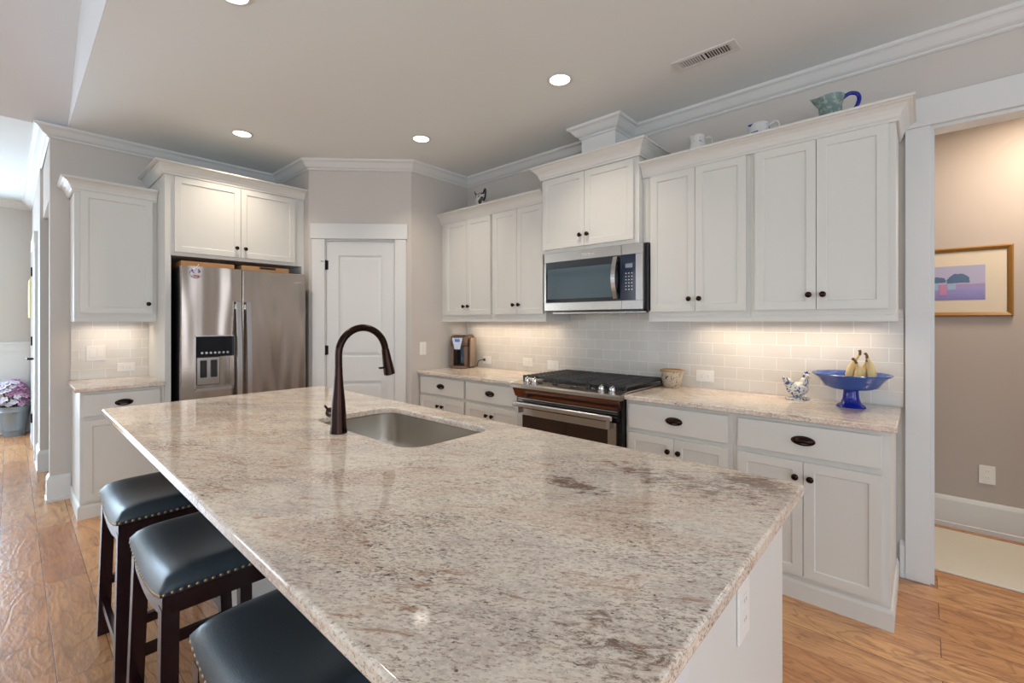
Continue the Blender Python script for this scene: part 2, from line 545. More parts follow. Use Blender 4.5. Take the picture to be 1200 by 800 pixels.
# rear / side walls of the open living room with window openings
wz0, wz1 = 0.35, 2.7
b = B()
xs = [-3.52]
for x in (0.2, 2.6, 5.0, 7.1): xs += [x - 0.78, x + 0.78]
xs.append(8.4)
for i in range(0, len(xs), 2): b.box(xs[i], xs[i + 1], -8.62, -8.5, 0, 5.1)
b.box(-3.52, 8.4, -8.62, -8.5, 0, wz0); b.box(-3.52, 8.4, -8.62, -8.5, wz1, 5.1)
struct('wall_front', b, M['wall'])
b = B()
ys = [-8.6, -6.68, -5.12, -4.28, -2.92, -2.28, -0.92, 1.2]
for i in range(0, len(ys), 2): b.box(8.2, 8.32, ys[i], ys[i + 1], 0, 3.2)
b.box(8.2, 8.32, -8.6, 1.2, 0, 0.38); b.box(8.2, 8.32, -8.6, 1.2, 2.62, 3.2)
struct('wall_right', b, M['wall'])
# back hall beyond the cased opening
b = B(); b.box(3.9, 8.4, 1.0, 1.12, 0, H); b.box(3.9, 4.0, 0.12, 1.0, 0, H); b.box(6.9, 7.0, 0.12, 1.0, 0, H)
struct('wall_hallway', b, M['hallwall'])
b = B(); b.box(4.0, 7.0, 0.12, 1.0, 2.70, 2.76); struct('ceiling_hallway', b, M['ceil'])

# crown moulding of the room
CR = [(0.0, H), (0.085, H), (0.085, H - 0.012), (0.078, H - 0.020), (0.070, H - 0.022), (0.060, H - 0.030), (0.046, H - 0.048), (0.034, H - 0.062),
      (0.022, H - 0.070), (0.014, H - 0.072), (0.014, H - 0.080), (0.006, H - 0.086), (0.0, H - 0.088)]
k = 0.0015
CHX0, CHX1, CHY = 2.985, 3.275, -0.265
path = [(-3.4, -3.052), (0.002, -3.032), (0.002, YPW - 0.002), (XD1 + 0.001, YPW - 0.002), (XP + 0.002, YD2 - 0.001), (XP + 0.002, -0.002),
        (CHX0 - 0.001, -0.002), (CHX0 - 0.001, CHY - 0.001), (CHX1 + 0.001, CHY - 0.001), (CHX1 + 0.001, -0.002), (8.2, -0.002)]
b = B(); b.sweep(path, CR); struct('trim_1', b, M['trim'])
b = B(); b.sweep([(-3.398, -8.5), (-3.398, -3.05)], CR); struct('trim_2', b, M['trim'])
# vent chase above the microwave cabinet
b = B(); b.box(CHX0, CHX1, CHY, 0, 2.50, H); struct('wall_chase', b, M['trim'])

# baseboards
BB = [(0, 0), (0.022, 0), (0.022, 0.02), (0.016, 0.024), (0.016, 0.165), (0.010, 0.180), (0.004, 0.192), (0, 0.195)]
b = B(); b.sweep([(-0.12, -2.90), (-0.12, -3.031), (0.001, -3.031), (0.001, -2.915)], BB); struct('baseboard_left', b, M['trim'])
b = B(); b.sweep([(-1.45, -3.051), (-1.049, -3.051), (-1.049, -0.5)], BB); struct('baseboard_hall', b, M['trim'])
b = B(); b.sweep([(-3.399, -8.5), (-3.399, -3.051), (-2.55, -3.051)], BB); struct('baseboard_hall_end', b, M['trim'])
b = B(); b.sweep([(4.0, 0.999), (6.9, 0.999)], [(0, 0), (0.018, 0), (0.018, 0.03), (0.014, 0.034), (0.014, 0.18), (0.008, 0.195), (0.002, 0.205), (0, 0.207)])
struct('baseboard_back', b, M['trim'])
b = B(); b.sweep([(4.8505, -0.001), (4.8715, -0.001)], BB); struct('baseboard_kitchen', b, M['trim'])

# wainscot on the far hall wall
b = B()
b.box(-3.4, -3.388, -8.5, -3.05, 0.19, 1.10)
b.box(-3.4, -3.365, -8.5, -3.05, 1.10, 1.125)
for y in (-3.12, -3.95, -4.8, -5.7): b.box(-3.387, -3.379, y - 0.05, y + 0.05, 0.261, 1.009)
b.box(-3.39, -3.378, -8.5, -3.05, 1.01, 1.10); b.box(-3.39, -3.378, -8.5, -3.05, 0.19, 0.26)
struct('trim_wainscot', b, M['trim'])

# cased opening to the back hall
b = B()
b.box(4.872, OX0, -0.022, 0, 0, 2.396, 0.002); b.box(OX1, OX1 + 0.10, -0.022, 0, 0, 2.396, 0.002)
b.box(4.872, OX1 + 0.10, -0.026, 0, 2.397, 2.548, 0.002)
b.box(OX0, OX0 + 0.016, 0.0, 0.12, 0, 2.382); b.box(OX1 - 0.016, OX1, 0.0, 0.12, 0, 2.382); b.box(OX0, OX1, 0.0, 0.12, 2.380, 2.396)
struct('trim_3', b, M['trim'])

# pantry door (diagonal) -------------------------------------------------
ra = PI / 4
loc = (XD1, YPW, 0)
casing = bpy.data.objects.new('trim_4', None); C.objects.link(casing); casing.location = loc; casing.rotation_euler = (0, 0, ra); casing['kind'] = 'structure'
b = B()
b.box(0.034, 0.150, -0.020, 0, 0, 2.14, 0.002); b.box(0.790, 0.893, -0.020, 0, 0, 2.14, 0.002)
b.box(0.021, 0.906, -0.026, 0, 2.141, 2.282, 0.002)
b.box(0.150, 0.156, -0.001, 0.1, 0, 2.13); b.box(0.784, 0.790, -0.001, 0.1, 0, 2.13); b.box(0.150, 0.790, -0.001, 0.1, 2.124, 2.13)
b.build('door_casing', M['trim'], casing)
door = bpy.data.objects.new('door_1', None); C.objects.link(door); door.location = loc; door.rotation_euler = (0, 0, ra); door['kind'] = 'structure'


def panel_door(b, x0, x1, z1, rails, st=0.112, yf=0.006):
    """two-panel door; rails: z ranges of the panels; front face at yf (y grows to the back)"""
    b.box(x0, x0 + st, yf, yf + 0.035, 0.008, z1); b.box(x1 - st, x1, yf, yf + 0.035, 0.008, z1)
    zz = [0.008] + [v for r in rails for v in r] + [z1]
    for i in range(0, len(zz), 2): b.box(x0 + st, x1 - st, yf, yf + 0.035, zz[i], zz[i + 1])
    for (za, zb) in rails:
        b.box(x0 + st, x1 - st, yf + 0.012, yf + 0.03, za, zb)
        for q in (0,):   # sticking
            b.frustum(x0 + st + 0.012, x1 - st - 0.012, za + 0.012, zb - 0.012, yf + 0.012, yf + 0.004, 0.028)


b = B(); panel_door(b, 0.158, 0.782, 2.121, ((0.21, 0.82), (1.05, 1.99)))
b.build('door_leaf', M['trim'], door)
for z in (0.28, 1.11, 1.90):
    h = B(); h.lathe([(0.006, -0.045), (0.006, 0.045)], (0.155, -0.006, z), 10); h.box(0.158, 0.176, 0.003, 0.0058, z - 0.042, z + 0.042)
    if z > 1.8: h.tube([(0.155, -0.01, z + 0.03), (0.118, -0.03, z + 0.032)], 0.003, 6)
    h.build('hinge', M['hinge'], door)
kb = B(); kb.lathe([(0.028, 0), (0.028, 0.006), (0.010, 0.010), (0.010, 0.035), (0.024, 0.045), (0.028, 0.056), (0.020, 0.066), (0, 0.068)], (0.735, 0.006, 0.93), 20, 'Y')
kb.build('door_handle', M['bronze'], door)

# hall door seen edge-on at far left ------------------------------------------
d2 = bpy.data.objects.new('door_2', None); C.objects.link(d2); d2.location = (-1.55, -3.051, 0); d2.rotation_euler = (0, 0, PI); d2['kind'] = 'structure'
# local x runs to world -x, local y to world -y
b = B(); b.box(-0.0, 0.11, 0, 0.022, 0, 2.15); b.box(0.87, 0.98, 0, 0.022, 0, 2.15); b.box(0, 0.98, 0, 0.026, 2.15, 2.27); b.build('door_casing', M['trim'], d2)
b = B(); b.box(0.11, 0.87, 0.0, 0.014, 0.01, 2.15); b.build('door_leaf', M['trim'], d2)
for z in (0.30, 1.16, 1.93):
    h = B(); h.lathe([(0.008, -0.05), (0.008, 0.05)], (0.865, 0.022, z), 10); h.build('hinge', M['hinge'], d2)
h = B(); h.lathe([(0.03, 0), (0.03, 0.008), (0.011, 0.012), (0.011, 0.05)], (0.18, 0.014, 1.0), 16, 'Y')
for v in h.bm.verts: v.co.y = 0.028 - v.co.y
h.tube([(0.18, 0.062, 1.0), (0.30, 0.066, 1.0)], 0.010, 8)
h.build('door_handle', M['hinge'], d2)

# tile backsplash
b = B(); b.box(XP + 0.001, 4.866, -0.010, -0.0005, 0.9145, 1.44)
struct('wall_tile_back', b, M['tile_x'])
b = B(); b.box(0.0005, 0.010, -2.915, -2.437, 0.9145, 1.42)
struct('wall_tile_left', b, M['tile_y'])

# ------------------------------------------------------------------ cabinet parts
GAP = 0.003


def shaker(x0, x1, z0, z1, yf, st=0.062, th=0.020):
    """five-piece door, front face at yf (negative = into the room)"""
    b = B(); bm = bmesh.new()
    yb = yf + th
    v = [bm.verts.new(p) for p in ((x0, yf, z0), (x1, yf, z0), (x1, yb, z0), (x0, yb, z0), (x0, yf, z1), (x1, yf, z1), (x1, yb, z1), (x0, yb, z1))]
    fs = [bm.faces.new([v[i] for i in f]) for f in ((0, 3, 2, 1), (4, 5, 6, 7), (0, 1, 5, 4), (1, 2, 6, 5), (2, 3, 7, 6), (3, 0, 4, 7))]
    bmesh.ops.recalc_face_normals(bm, faces=bm.faces)
    bmesh.ops.inset_region(bm, faces=[fs[2]], thickness=st, depth=0)
    bmesh.ops.inset_region(bm, faces=[fs[2]], thickness=0.004, depth=-0.004)
    bmesh.ops.inset_region(bm, faces=[fs[2]], thickness=0.0015, depth=-0.003)
    b.add(bm)
    return b


def knob(parent, x, y, z):
    b = B(); b.lathe([(0.008, 0), (0.007, 0.004), (0.005, 0.012), (0.010, 0.016), (0.0155, 0.020), (0.0155, 0.025), (0.010, 0.030), (0, 0.031)], (x, y, z), 18, 'Y')
    return b.build('knob', M['bronze'], parent)


def cup_pull(parent, x, y, z):
    b = B()
    seg = 28
    bm = bmesh.new()     # oval back plate ring
    b.lathe([(0.034, 0.0), (0.050, 0.0), (0.052, 0.003), (0.048, 0.006), (0.036, 0.006), (0.034, 0.0)], (0, 0, 0), seg, 'Y', close=False)
    for v in b.bm.verts: v.co.z *= 0.46
    # hood: quarter ellipsoid shell, open below
    R1 = []
    nu, nv = 20, 8
    for j in range(nv + 1):
        th = PI / 2 * j / nv * 1.25
        R1.append([b.bm.verts.new((0.046 * math.cos(PI * i / nu), -0.004 - 0.026 * math.sin(min(th, PI)) * math.sin(PI * i / nu), 0.021 * math.cos(th) * (math.sin(PI * i / nu) ** 0.6 if 0 < i < nu else 0))) for i in range(nu + 1)])
    for p, q in zip(R1, R1[1:]):
        for i in range(nu):
            b.bm.faces.new((p[i], p[i + 1], q[i + 1], q[i]))
    bmesh.ops.remove_doubles(b.bm, verts=b.bm.verts, dist=1e-5)
    bm.free()
    for v in b.bm.verts: v.co += Vector((x, y, z))
    return b.build('cup_pull', M['bronze'], parent, True)


def base_cab(label, w, loc, rot, nd, knobs, lr=(0.02, 0.02), D=0.61, side=None, group=None):
    t = thing('base_cabinet', label, 'cabinet', loc, rot, group)
    b = B(); b.box(0, w, -D, -0.002, 0.0, 0.883); b.build('body', M['cab'], t)
    b = B(); b.sweep([(0.0, -D - 0.0005), (w, -D - 0.0005)] if side is None else side, [(0, 0), (0.012, 0), (0.012, 0.078), (0.007, 0.092), (0, 0.096)])
    b.build('toe_board', M['cab'], t)
    x0, x1 = lr[0], w - lr[1]
    yf = -D - 0.020
    b = B(); b.box(x0, x1, yf, -D, 0.712, 0.862, 0.003, 2); dr = b.build('drawer', M['cab'], t)
    cup_pull(dr, (x0 + x1) / 2, yf, 0.789)
    for i in range(nd):
        a = x0 + (x1 - x0) * i / nd + (0.0015 if i else 0); c = x0 + (x1 - x0) * (i + 1) / nd - (0.0015 if i < nd - 1 else 0)
        d = shaker(a, c, 0.122, 0.684, yf).build('door', M['cab'], t)
        knob(d, c - 0.030 if knobs[i] == 'r' else a + 0.030, yf, 0.610)
    return t


def wall_cab(name, label, w, loc, rot, zb, zt, dz0, dz1, D, nd, knobs, lr=(0.02, 0.02), rail=True, kz=0.078, group=None, rail_sides=(0, 0)):
    t = thing(name, label, 'cabinet', (loc[0], loc[1], 0), rot, group)
    b = B(); b.box(0, w, -D, -0.002, zb, zt); b.build('body', M['cab'], t)
    if rail:
        r = B(); r.box(0, w, -D, -D + 0.02, zb - 0.034, zb - 0.0005)
        if rail_sides[0]: r.box(0, 0.018, -D + 0.02, -0.012, zb - 0.034, zb - 0.0005)
        if rail_sides[1]: r.box(w - 0.018, w, -D + 0.02, -0.012, zb - 0.034, zb - 0.0005)
        r.build('light_rail', M['cab'], t)
    x0, x1 = lr[0], w - lr[1]; yf = -D - 0.020
    for i in range(nd):
        a = x0 + (x1 - x0) * i / nd + (0.0015 if i else 0); c = x0 + (x1 - x0) * (i + 1) / nd - (0.0015 if i < nd - 1 else 0)
        d = shaker(a, c, dz0, dz1, yf).build('door', M['cab'], t)
        knob(d, c - 0.030 if knobs[i] == 'r' else a + 0.030, yf, dz0 + kz)
    return t


def crown(label, path, ztop, loc=(0, 0, 0), rot=0, h=0.095, out=0.070):
    t0 = ztop - h
    prof = [(0, t0), (0.010, t0), (0.010, t0 + 0.012), (0.016, t0 + 0.020), (0.020, t0 + 0.034), (0.030, t0 + 0.054), (0.044, t0 + 0.070),
            (0.058, t0 + h - 0.018), (0.060, t0 + h - 0.014), (out, t0 + h - 0.012), (out, t0 + h), (0, t0 + h)]
    b = B(); b.sweep(path, prof)
    o = b.build('cabinet_crown_molding', M['cab']); o.location = loc; o.rotation_euler = (0, 0, rot)
    tag(o, label, 'molding')
    return o


# ---- range wall, lower
CY = -0.648
base_cab('white base cabinet beside the pantry wall under the coffee maker', 2.037 - 1.392, (1.392, 0, 0), 0, 2, 'rl', (0.022, 0.012))
base_cab('white base cabinet directly left of the range', 2.655 - 2.038, (2.038, 0, 0), 0, 2, 'rl', (0.016, 0.02))
base_cab('white base cabinet directly right of the range', 4.182 - 3.549, (3.549, 0, 0), 0, 2, 'rl', (0.02, 0.026))
base_cab('white base cabinet nearest the cased opening, under the blue bowl', 4.836 - 4.183, (4.183, 0, 0), 0, 2, 'rl', (0.026, 0.03),
         side=[(0.0, -0.6105), (0.6535, -0.6105), (0.6535, -0.002)])


def slab(name, loops, z0, z1, mat, label, cat='countertop', bev=0.006):
    cu = bpy.data.curves.new('slabcurve', 'CURVE'); cu.dimensions = '2D'; cu.fill_mode = 'BOTH'
    for pts in loops:
        sp = cu.splines.new('POLY'); sp.points.add(len(pts) - 1); sp.use_cyclic_u = True
        for q, p in zip(sp.points, pts): q.co = (p[0], p[1], 0, 1)
    cu.extrude = (z1 - z0) / 2 - bev; cu.bevel_depth = bev; cu.bevel_resolution = 3; cu.offset = -bev
    tmp = bpy.data.objects.new('slabtmp', cu); C.objects.link(tmp); tmp.location = (0, 0, 0)
    dg = bpy.context.evaluated_depsgraph_get(); dg.update()
    me = bpy.data.meshes.new_from_object(tmp.evaluated_get(dg))
    bpy.data.objects.remove(tmp)
    me.transform(Matrix.Translation((0, 0, (z0 + z1) / 2)))
    bm = bmesh.new(); bm.from_mesh(me); bmesh.ops.remove_doubles(bm, verts=bm.verts, dist=1e-5)
    bmesh.ops.recalc_face_normals(bm, faces=bm.faces); bm.to_mesh(me); bm.free()
    me.materials.clear(); me.materials.append(mat)
    me.polygons.foreach_set('use_smooth', [True] * len(me.polygons)); me.set_sharp_from_angle(angle=math.radians(50))
    o = bpy.data.objects.new(name, me); C.objects.link(o)
    wn = o.modifiers.new('normals', 'WEIGHTED_NORMAL'); wn.weight = 100; wn.keep_sharp = True
    return tag(o, label, cat)


slab('granite_countertop', [[(XP + 0.002, -0.011), (XP + 0.002, CY), (2.652, CY), (2.652, -0.011)]], 0.884, 0.914, M['granite2'], 'granite countertop left of the range, with the coffee maker on it')
slab('granite_countertop', [[(3.552, -0.011), (3.552, CY), (4.8595, CY), (4.8595, -0.011)]], 0.884, 0.914, M['granite2'], 'granite countertop right of the range, with the blue bowl on it')

# ---- range wall, upper
ZB, ZT = 1.408, 2.40
wall_cab('wall_cabinet', 'white upper cabinet beside the pantry wall, leftmost on the range wall', 2.103 - 1.392, (1.392, 0), 0, ZB, ZT - 0.02, 1.438, 2.325, 0.35, 2, 'rl', (0.075, 0.014))
wall_cab('wall_cabinet', 'white upper cabinet directly left of the microwave', 2.700 - 2.104, (2.104, 0), 0, ZB, ZT - 0.02, 1.438, 2.325, 0.35, 2, 'rl', (0.018, 0.016), rail_sides=(0, 1))
wall_cab('wall_cabinet', 'short deep upper cabinet directly above the microwave', 3.530 - 2.701, (2.701, 0), 0, 1.905, 2.53, 1.932, 2.475, 0.40, 2, 'rl', (0.02, 0.035), rail=False)
wall_cab('wall_cabinet', 'white upper cabinet directly right of the microwave', 4.202 - 3.576, (3.576, 0), 0, ZB, ZT - 0.02, 1.438, 2.338, 0.35, 2, 'rl', (0.02, 0.022), rail_sides=(1, 0))
wall_cab('wall_cabinet', 'white upper cabinet nearest the cased opening, above the blue bowl', 4.846 - 4.203, (4.203, 0), 0, ZB, ZT - 0.02, 1.438, 2.338, 0.35, 2, 'rl', (0.025, 0.028), rail_sides=(0, 1))
b = B(); b.box(3.531, 3.5755, -0.35, -0.002, 1.906, 2.38); tag(b.build('filler_strip', M['cab']), 'narrow white filler strip between microwave cabinet and the next upper cabinet', 'filler')
crown('crown on the upper cabinets left of the microwave', [(1.391, -0.353), (2.699, -0.353)], 2.425)
crown('crown on the tall-set cabinet above the microwave', [(2.700, -0.002), (2.700, -0.403), (3.531, -0.403), (3.531, -0.002)], 2.585, h=0.10)
crown('crown on the upper cabinets right of the microwave', [(3.534, -0.353), (4.847, -0.353), (4.847, -0.002)], 2.437)

# ---- fridge wall (local x -> world +y, local -y -> world +x)
R90 = PI / 2
base_cab('white base cabinet left of the refrigerator with one drawer', 0.473, (0, -2.910, 0), R90, 1, 'r', (0.02, 0.026), side=[(-0.0005, -0.002), (-0.0005, -0.6105), (0.473, -0.6105)])
slab('granite_countertop', [[(0.011, -2.437), (0.648, -2.437), (0.648, -2.938), (0.011, -2.938)]], 0.884, 0.914, M['granite2'], 'small granite countertop left of the refrigerator')
wall_cab('wall_cabinet', 'single-door upper cabinet left of the refrigerator', 0.482, (0, -2.920), R90, 1.408, 2.38, 1.436, 2.335, 0.35, 1, 'r', (0.031, 0.028), rail_sides=(1, 1))
crown('crown on the single-door cabinet left of the refrigerator', [(-0.003, -0.002), (-0.003, -0.3545), (0.480, -0.3545)], 2.42, (0, -2.920, 0), R90)

t = thing('refrigerator_cabinet', 'tall white surround cabinet with two doors above the refrigerator', 'cabinet', (0, -2.436, 0), R90)
wF = 2.436 - 1.378
b = B(); b.box(0, 0.038, -0.625, -0.002, 0, 1.889); b.build('side_panel', M['cab'], t)
b = B(); b.box(wF - 0.022, wF, -0.625, -0.002, 0, 1.889); b.build('side_panel', M['cab'], t)
b = B(); b.box(0, wF, -0.625, -0.002, 1.8895, 2.57); b.build('body', M['cab'], t)
for i, (a, c) in enumerate(((0.058, 0.516), (0.520, 0.968))):
    d = shaker(a, c, 1.918, 2.502, -0.645).build('door', M['cab'], t)
    knob(d, c - 0.032 if i == 0 else a + 0.03, -0.645, 1.993)
crown('crown on the tall surround cabinet over the refrigerator', [(-0.001, -0.002), (-0.001, -0.628), (wF, -0.628)], 2.60, (0, -2.436, 0), R90, h=0.088)

# ------------------------------------------------------------------ refrigerator
t = thing('refrigerator', 'stainless steel side-by-side refrigerator with a dispenser in its left door', 'refrigerator', (0.02, -2.366, 0), R90)
fw = 0.927
b = B(); b.box(0.006, fw - 0.006, -0.70, -0.03, 0.02, 1.799, 0.004); b.build('body', M['blackplastic'], t)
XS = 0.410      # split between the two doors
yf0, yf1 = -0.78, -0.705
# dispenser opening: door built round it
dx0, dx1, dz0, dz1 = 0.085, 0.352, 0.845, 1.262


b = B()
def dbox(x0, x1, z0, z1): b.box(x0, x1, yf0, yf1, z0, z1)
dbox(0.0, dx0, 0.06, 1.80); dbox(dx1, XS - 0.003, 0.06, 1.80); dbox(dx0, dx1, 0.06, dz0); dbox(dx0, dx1, dz1, 1.80)
b.box(dx0, dx1, -0.712, yf1, dz0, dz1)
d = b.build('freezer_door', M['steelfr'], t)
b = B()      # dispenser frame
for (a, c, e, f) in ((dx0 - 0.004, dx1 + 0.004, dz1 - 0.004, dz1 + 0.005), (dx0 - 0.004, dx1 + 0.004, dz0 - 0.010, dz0 + 0.010), (dx0 - 0.005, dx0 + 0.004, dz0, dz1), (dx1 - 0.004, dx1 + 0.005, dz0, dz1)):
    b.box(a, c, yf0 - 0.004, yf0 + 0.02, e, f)
b.build('dispenser_frame', M['steelh'], d)
b = B(); b.box(dx0 + 0.005, dx1 - 0.005, yf0 - 0.002, yf0 + 0.03, 1.10, dz1 - 0.005)
cp = b.build('control_panel', M['glassblack'], d)
b = B()
for i in range(7):
    x = dx0 + 0.045 + i * 0.029
    b.lathe([(0.009, 0), (0.009, 0.003)], (x, yf0 - 0.002, 1.130), 10, 'Y')
b.build('touch_keys', M['steelh'], cp)
b = B(); b.box(dx0 + 0.02, dx0 + 0.18, yf0 + 0.045, yf0 + 0.066, dz0 + 0.03, 1.095, 0.004); cav = b.build('cavity_panel', M['steel'], d)
for x in (dx0 + 0.045, dx0 + 0.115):
    p_ = B(); p_.box(x, x + 0.042, yf0 + 0.030, yf0 + 0.045, dz0 + 0.09, 1.07, 0.004); p_.build('paddle', M['blackplastic'], d)
b = B(); b.box(dx0 + 0.005, dx1 - 0.005, yf0 + 0.004, -0.714, dz0 + 0.001, dz0 + 0.012); b.build('drip_tray', M['steel'], d)
b = B(); b.box(XS + 0.003, fw, yf0, yf1, 0.06, 1.80, 0.006, 2); d2_ = b.build('refrigerator_door', M['steelfr'], t)
for dd, x in ((d, XS - 0.036), (d2_, XS + 0.036)):
    pts = []
    b = B()
    n = 18
    for i in range(n + 1):
        s_ = i / n; z = 0.30 + 1.235 * s_
        y = yf0 - 0.030 - 0.030 * math.sin(PI * s_)
        pts.append((y, z))
    poly = [(y - 0.011, z) for y, z in pts] + [(y + 0.004, z) for y, z in pts[::-1]]
    b.prism(poly, x - 0.017, x + 0.017)
    b.box(x - 0.012, x + 0.012, yf0 - 0.032, yf0 + 0.001, 0.32, 0.36); b.box(x - 0.012, x + 0.012, yf0 - 0.032, yf0 + 0.001, 1.475, 1.515)
    b.build('handle', M['steelh'], dd)
b = B(); b.box(0.02, fw - 0.02, -0.70, -0.66, 0.0, 0.055); b.build('kick_grille', M['blackplastic'], t)
b = B()
for i in range(3): b.box(fw - 0.10 + i * 0.022, fw - 0.085 + i * 0.022, yf0 - 0.0012, yf0 + 0.001, 1.715 + 0.004 * i, 1.722 + 0.004 * i)
b.build('badge', M['chrome'], d2_)
# boxes on the refrigerator
for (y0, y1, x0, x1, h, lab) in ((-2.34, -1.972, 0.30, 0.66, 0.050, 'flat tan wooden tray on top of the refrigerator above the dispenser door'),
                               (-1.915, -1.53, 0.30, 0.66, 0.052, 'flat tan wooden tray on top of the refrigerator above the right door')):
    t = thing('wooden_tray', lab, 'tray', (x0, y0, 1.8005), 0)
    L, Wd = x1 - x0, y1 - y0
    hh = h
    b = B(); b.box(0, L, 0, Wd, 0, 0.008); b.box(0, L, 0, 0.012, 0.0, hh); b.box(0, L, Wd - 0.012, Wd, 0.0, hh)
    b.box(0, 0.012, 0.012, Wd - 0.012, 0.0, hh); b.box(L - 0.012, L, 0.012, Wd - 0.012, 0.0, hh); b.build('tray_body', M['cardboard'], t)
    if y0 > -2: b = B(); b.box(L - 0.0005, L + 0.002, 0.14, 0.27, hh - 0.020, hh - 0.004); b.build('handle_slot', M['dark'], t)
# magnet
t = thing('refrigerator_magnet', 'round painted ornament magnet near the top of the left refrigerator door', 'magnet', (0.802, -2.277, 1.745))
b = B(); b.lathe([(0, 0), (0.038, 0.0), (0.040, 0.003), (0.036, 0.008), (0, 0.011)], (0, 0, 0), 24, 'X'); b.build('disc', speckled('magnet_paint', srgb(206, 208, 216), srgb(110, 92, 150), 55, 0.52, 0.58, 0.3), t)
b = B(); b.tube([(0.004, 0, 0.038), (0.004, 0.004, 0.050), (0.004, 0.014, 0.060), (0.004, 0.018, 0.072)], 0.0028, 6); b.build('hanger', M['outlet'], t)
b = B(); b.box(0.003, 0.0118, -0.018, 0.022, -0.026, -0.012, 0.002); b.build('painted_patch', simple('rust_orange_paint', srgb(186, 120, 84), 0.4), t)

# ------------------------------------------------------------------ microwave
t = thing('microwave', 'stainless over-the-range microwave with black glass door', 'microwave', (2.745, 0, 0))
mw = 0.825
b = B(); b.box(0.004, mw + 0.018, -0.385, -0.012, 1.445, 1.9035, 0.003); b.build('body', M['blackplastic'], t)
b = B()
yf, yb = -0.43, -0.388
b.box(0, 0.665, yf, yb, 1.828, 1.900, 0.002); b.box(0, 0.665, yf, yb, 1.457, 1.518, 0.002); b.box(0, 0.018, yf, yb, 1.518, 1.828)
b.box(0.018, 0.665, yf + 0.004, yb, 1.518, 1.828)
d = b.build('door', M['steel'], t)
b = B(); b.box(0.018, 0.665, yf - 0.001, yf + 0.003, 1.519, 1.827, 0.001); g = b.build('door_glass', M['glassblack'], d)
_mw = N('microwave_window'); _mw.p(Base_Color=srgb(72, 90, 100), Roughness=0.10)
b = B(); b.box(0.034, 0.600, yf - 0.0025, yf - 0.0011, 1.545, 1.775, 0.0005); b.build('window', _mw.m, d)
pts = []
for i in range(17):
    s_ = i / 16; pts.append((yf - 0.014 - 0.034 * math.sin(PI * s_), 1.532 + 0.287 * s_))
b = B(); b.prism([(y - 0.010, z) for y, z in pts] + [(y + 0.003, z) for y, z in pts[::-1]], 0.618, 0.650)
b.box(0.624, 0.644, yf - 0.018, yf, 1.54, 1.565); b.box(0.624, 0.644, yf - 0.018, yf, 1.785, 1.81); b.build('handle', M['steelh'], d)
b = B(); b.box(0.668, mw, yf, yb, 1.828, 1.900, 0.002); b.box(0.668, mw, yf, yb, 1.457, 1.518, 0.002); b.box(0.775, mw, yf, yb, 1.518, 1.828); b.box(0.668, 0.775, yf + 0.004, yb, 1.518, 1.828)
cpn = b.build('control_panel', M['steel'], t)
b = B(); b.box(0.668, 0.775, yf - 0.001, yf + 0.003, 1.519, 1.827, 0.001); kp = b.build('key_panel', simple('navy_glass', srgb(10, 22, 52), 0.08), cpn)
b = B(); b.box(0.700, 0.752, yf - 0.002, yf - 0.0011, 1.738, 1.766); b.build('display', simple('grey_display', srgb(120, 132, 146), 0.2), cpn)
b = B()
for r in range(6):
    for c_ in range(3): b.box(0.700 + c_ * 0.022, 0.708 + c_ * 0.022, yf - 0.002, yf - 0.0011, 1.588 + r * 0.022, 1.594 + r * 0.022)
b.build('key_marks', M['steelh'], cpn)
b = B(); b.box(0.03, mw - 0.01, -0.36, -0.03, 1.436, 1.4445); b.build('vent_grille', M['steel'], t)
b = B(); b.box(0.01, mw, -0.426, -0.388, 1.447, 1.4565); b.build('bottom_grille', M['black'], t)
cu = bpy.data.curves.new('logo', 'FONT'); cu.body = 'Whirlpool'; cu.size = 0.026; cu.align_x = 'CENTER'; cu.extrude = 0.0006
tmp = bpy.data.objects.new('tmp', cu); C.objects.link(tmp)
dg = bpy.context.evaluated_depsgraph_get(); me = bpy.data.meshes.new_from_object(tmp.evaluated_get(dg)); bpy.data.objects.remove(tmp)
me.materials.clear(); me.materials.append(simple('pale_lettering', srgb(225, 225, 225), 0.4))
lo = bpy.data.objects.new('brand_lettering', me); C.objects.link(lo); lo.parent = d; lo.location = (0.40, yf - 0.001, 1.856); lo.rotation_euler = (PI / 2, 0, 0)

# ------------------------------------------------------------------ range
RX0, RX1 = 2.655, 3.549
t = thing('gas_range', 'stainless slide-in gas range with black cast iron grates', 'range', (RX0, 0, 0))
rw = RX1 - RX0
b = B(); b.box(0.006, rw - 0.006, -0.655, -0.012, 0.03, 0.895); b.build('body', M['black'], t)
b = B(); b.box(0.001, rw - 0.001, -0.600, -0.012, 0.9155, 0.926, 0.002)
b.box(0.012, rw - 0.012, -0.640, -0.012, 0.896, 0.9155); b.build('cooktop', M['steel'], t)
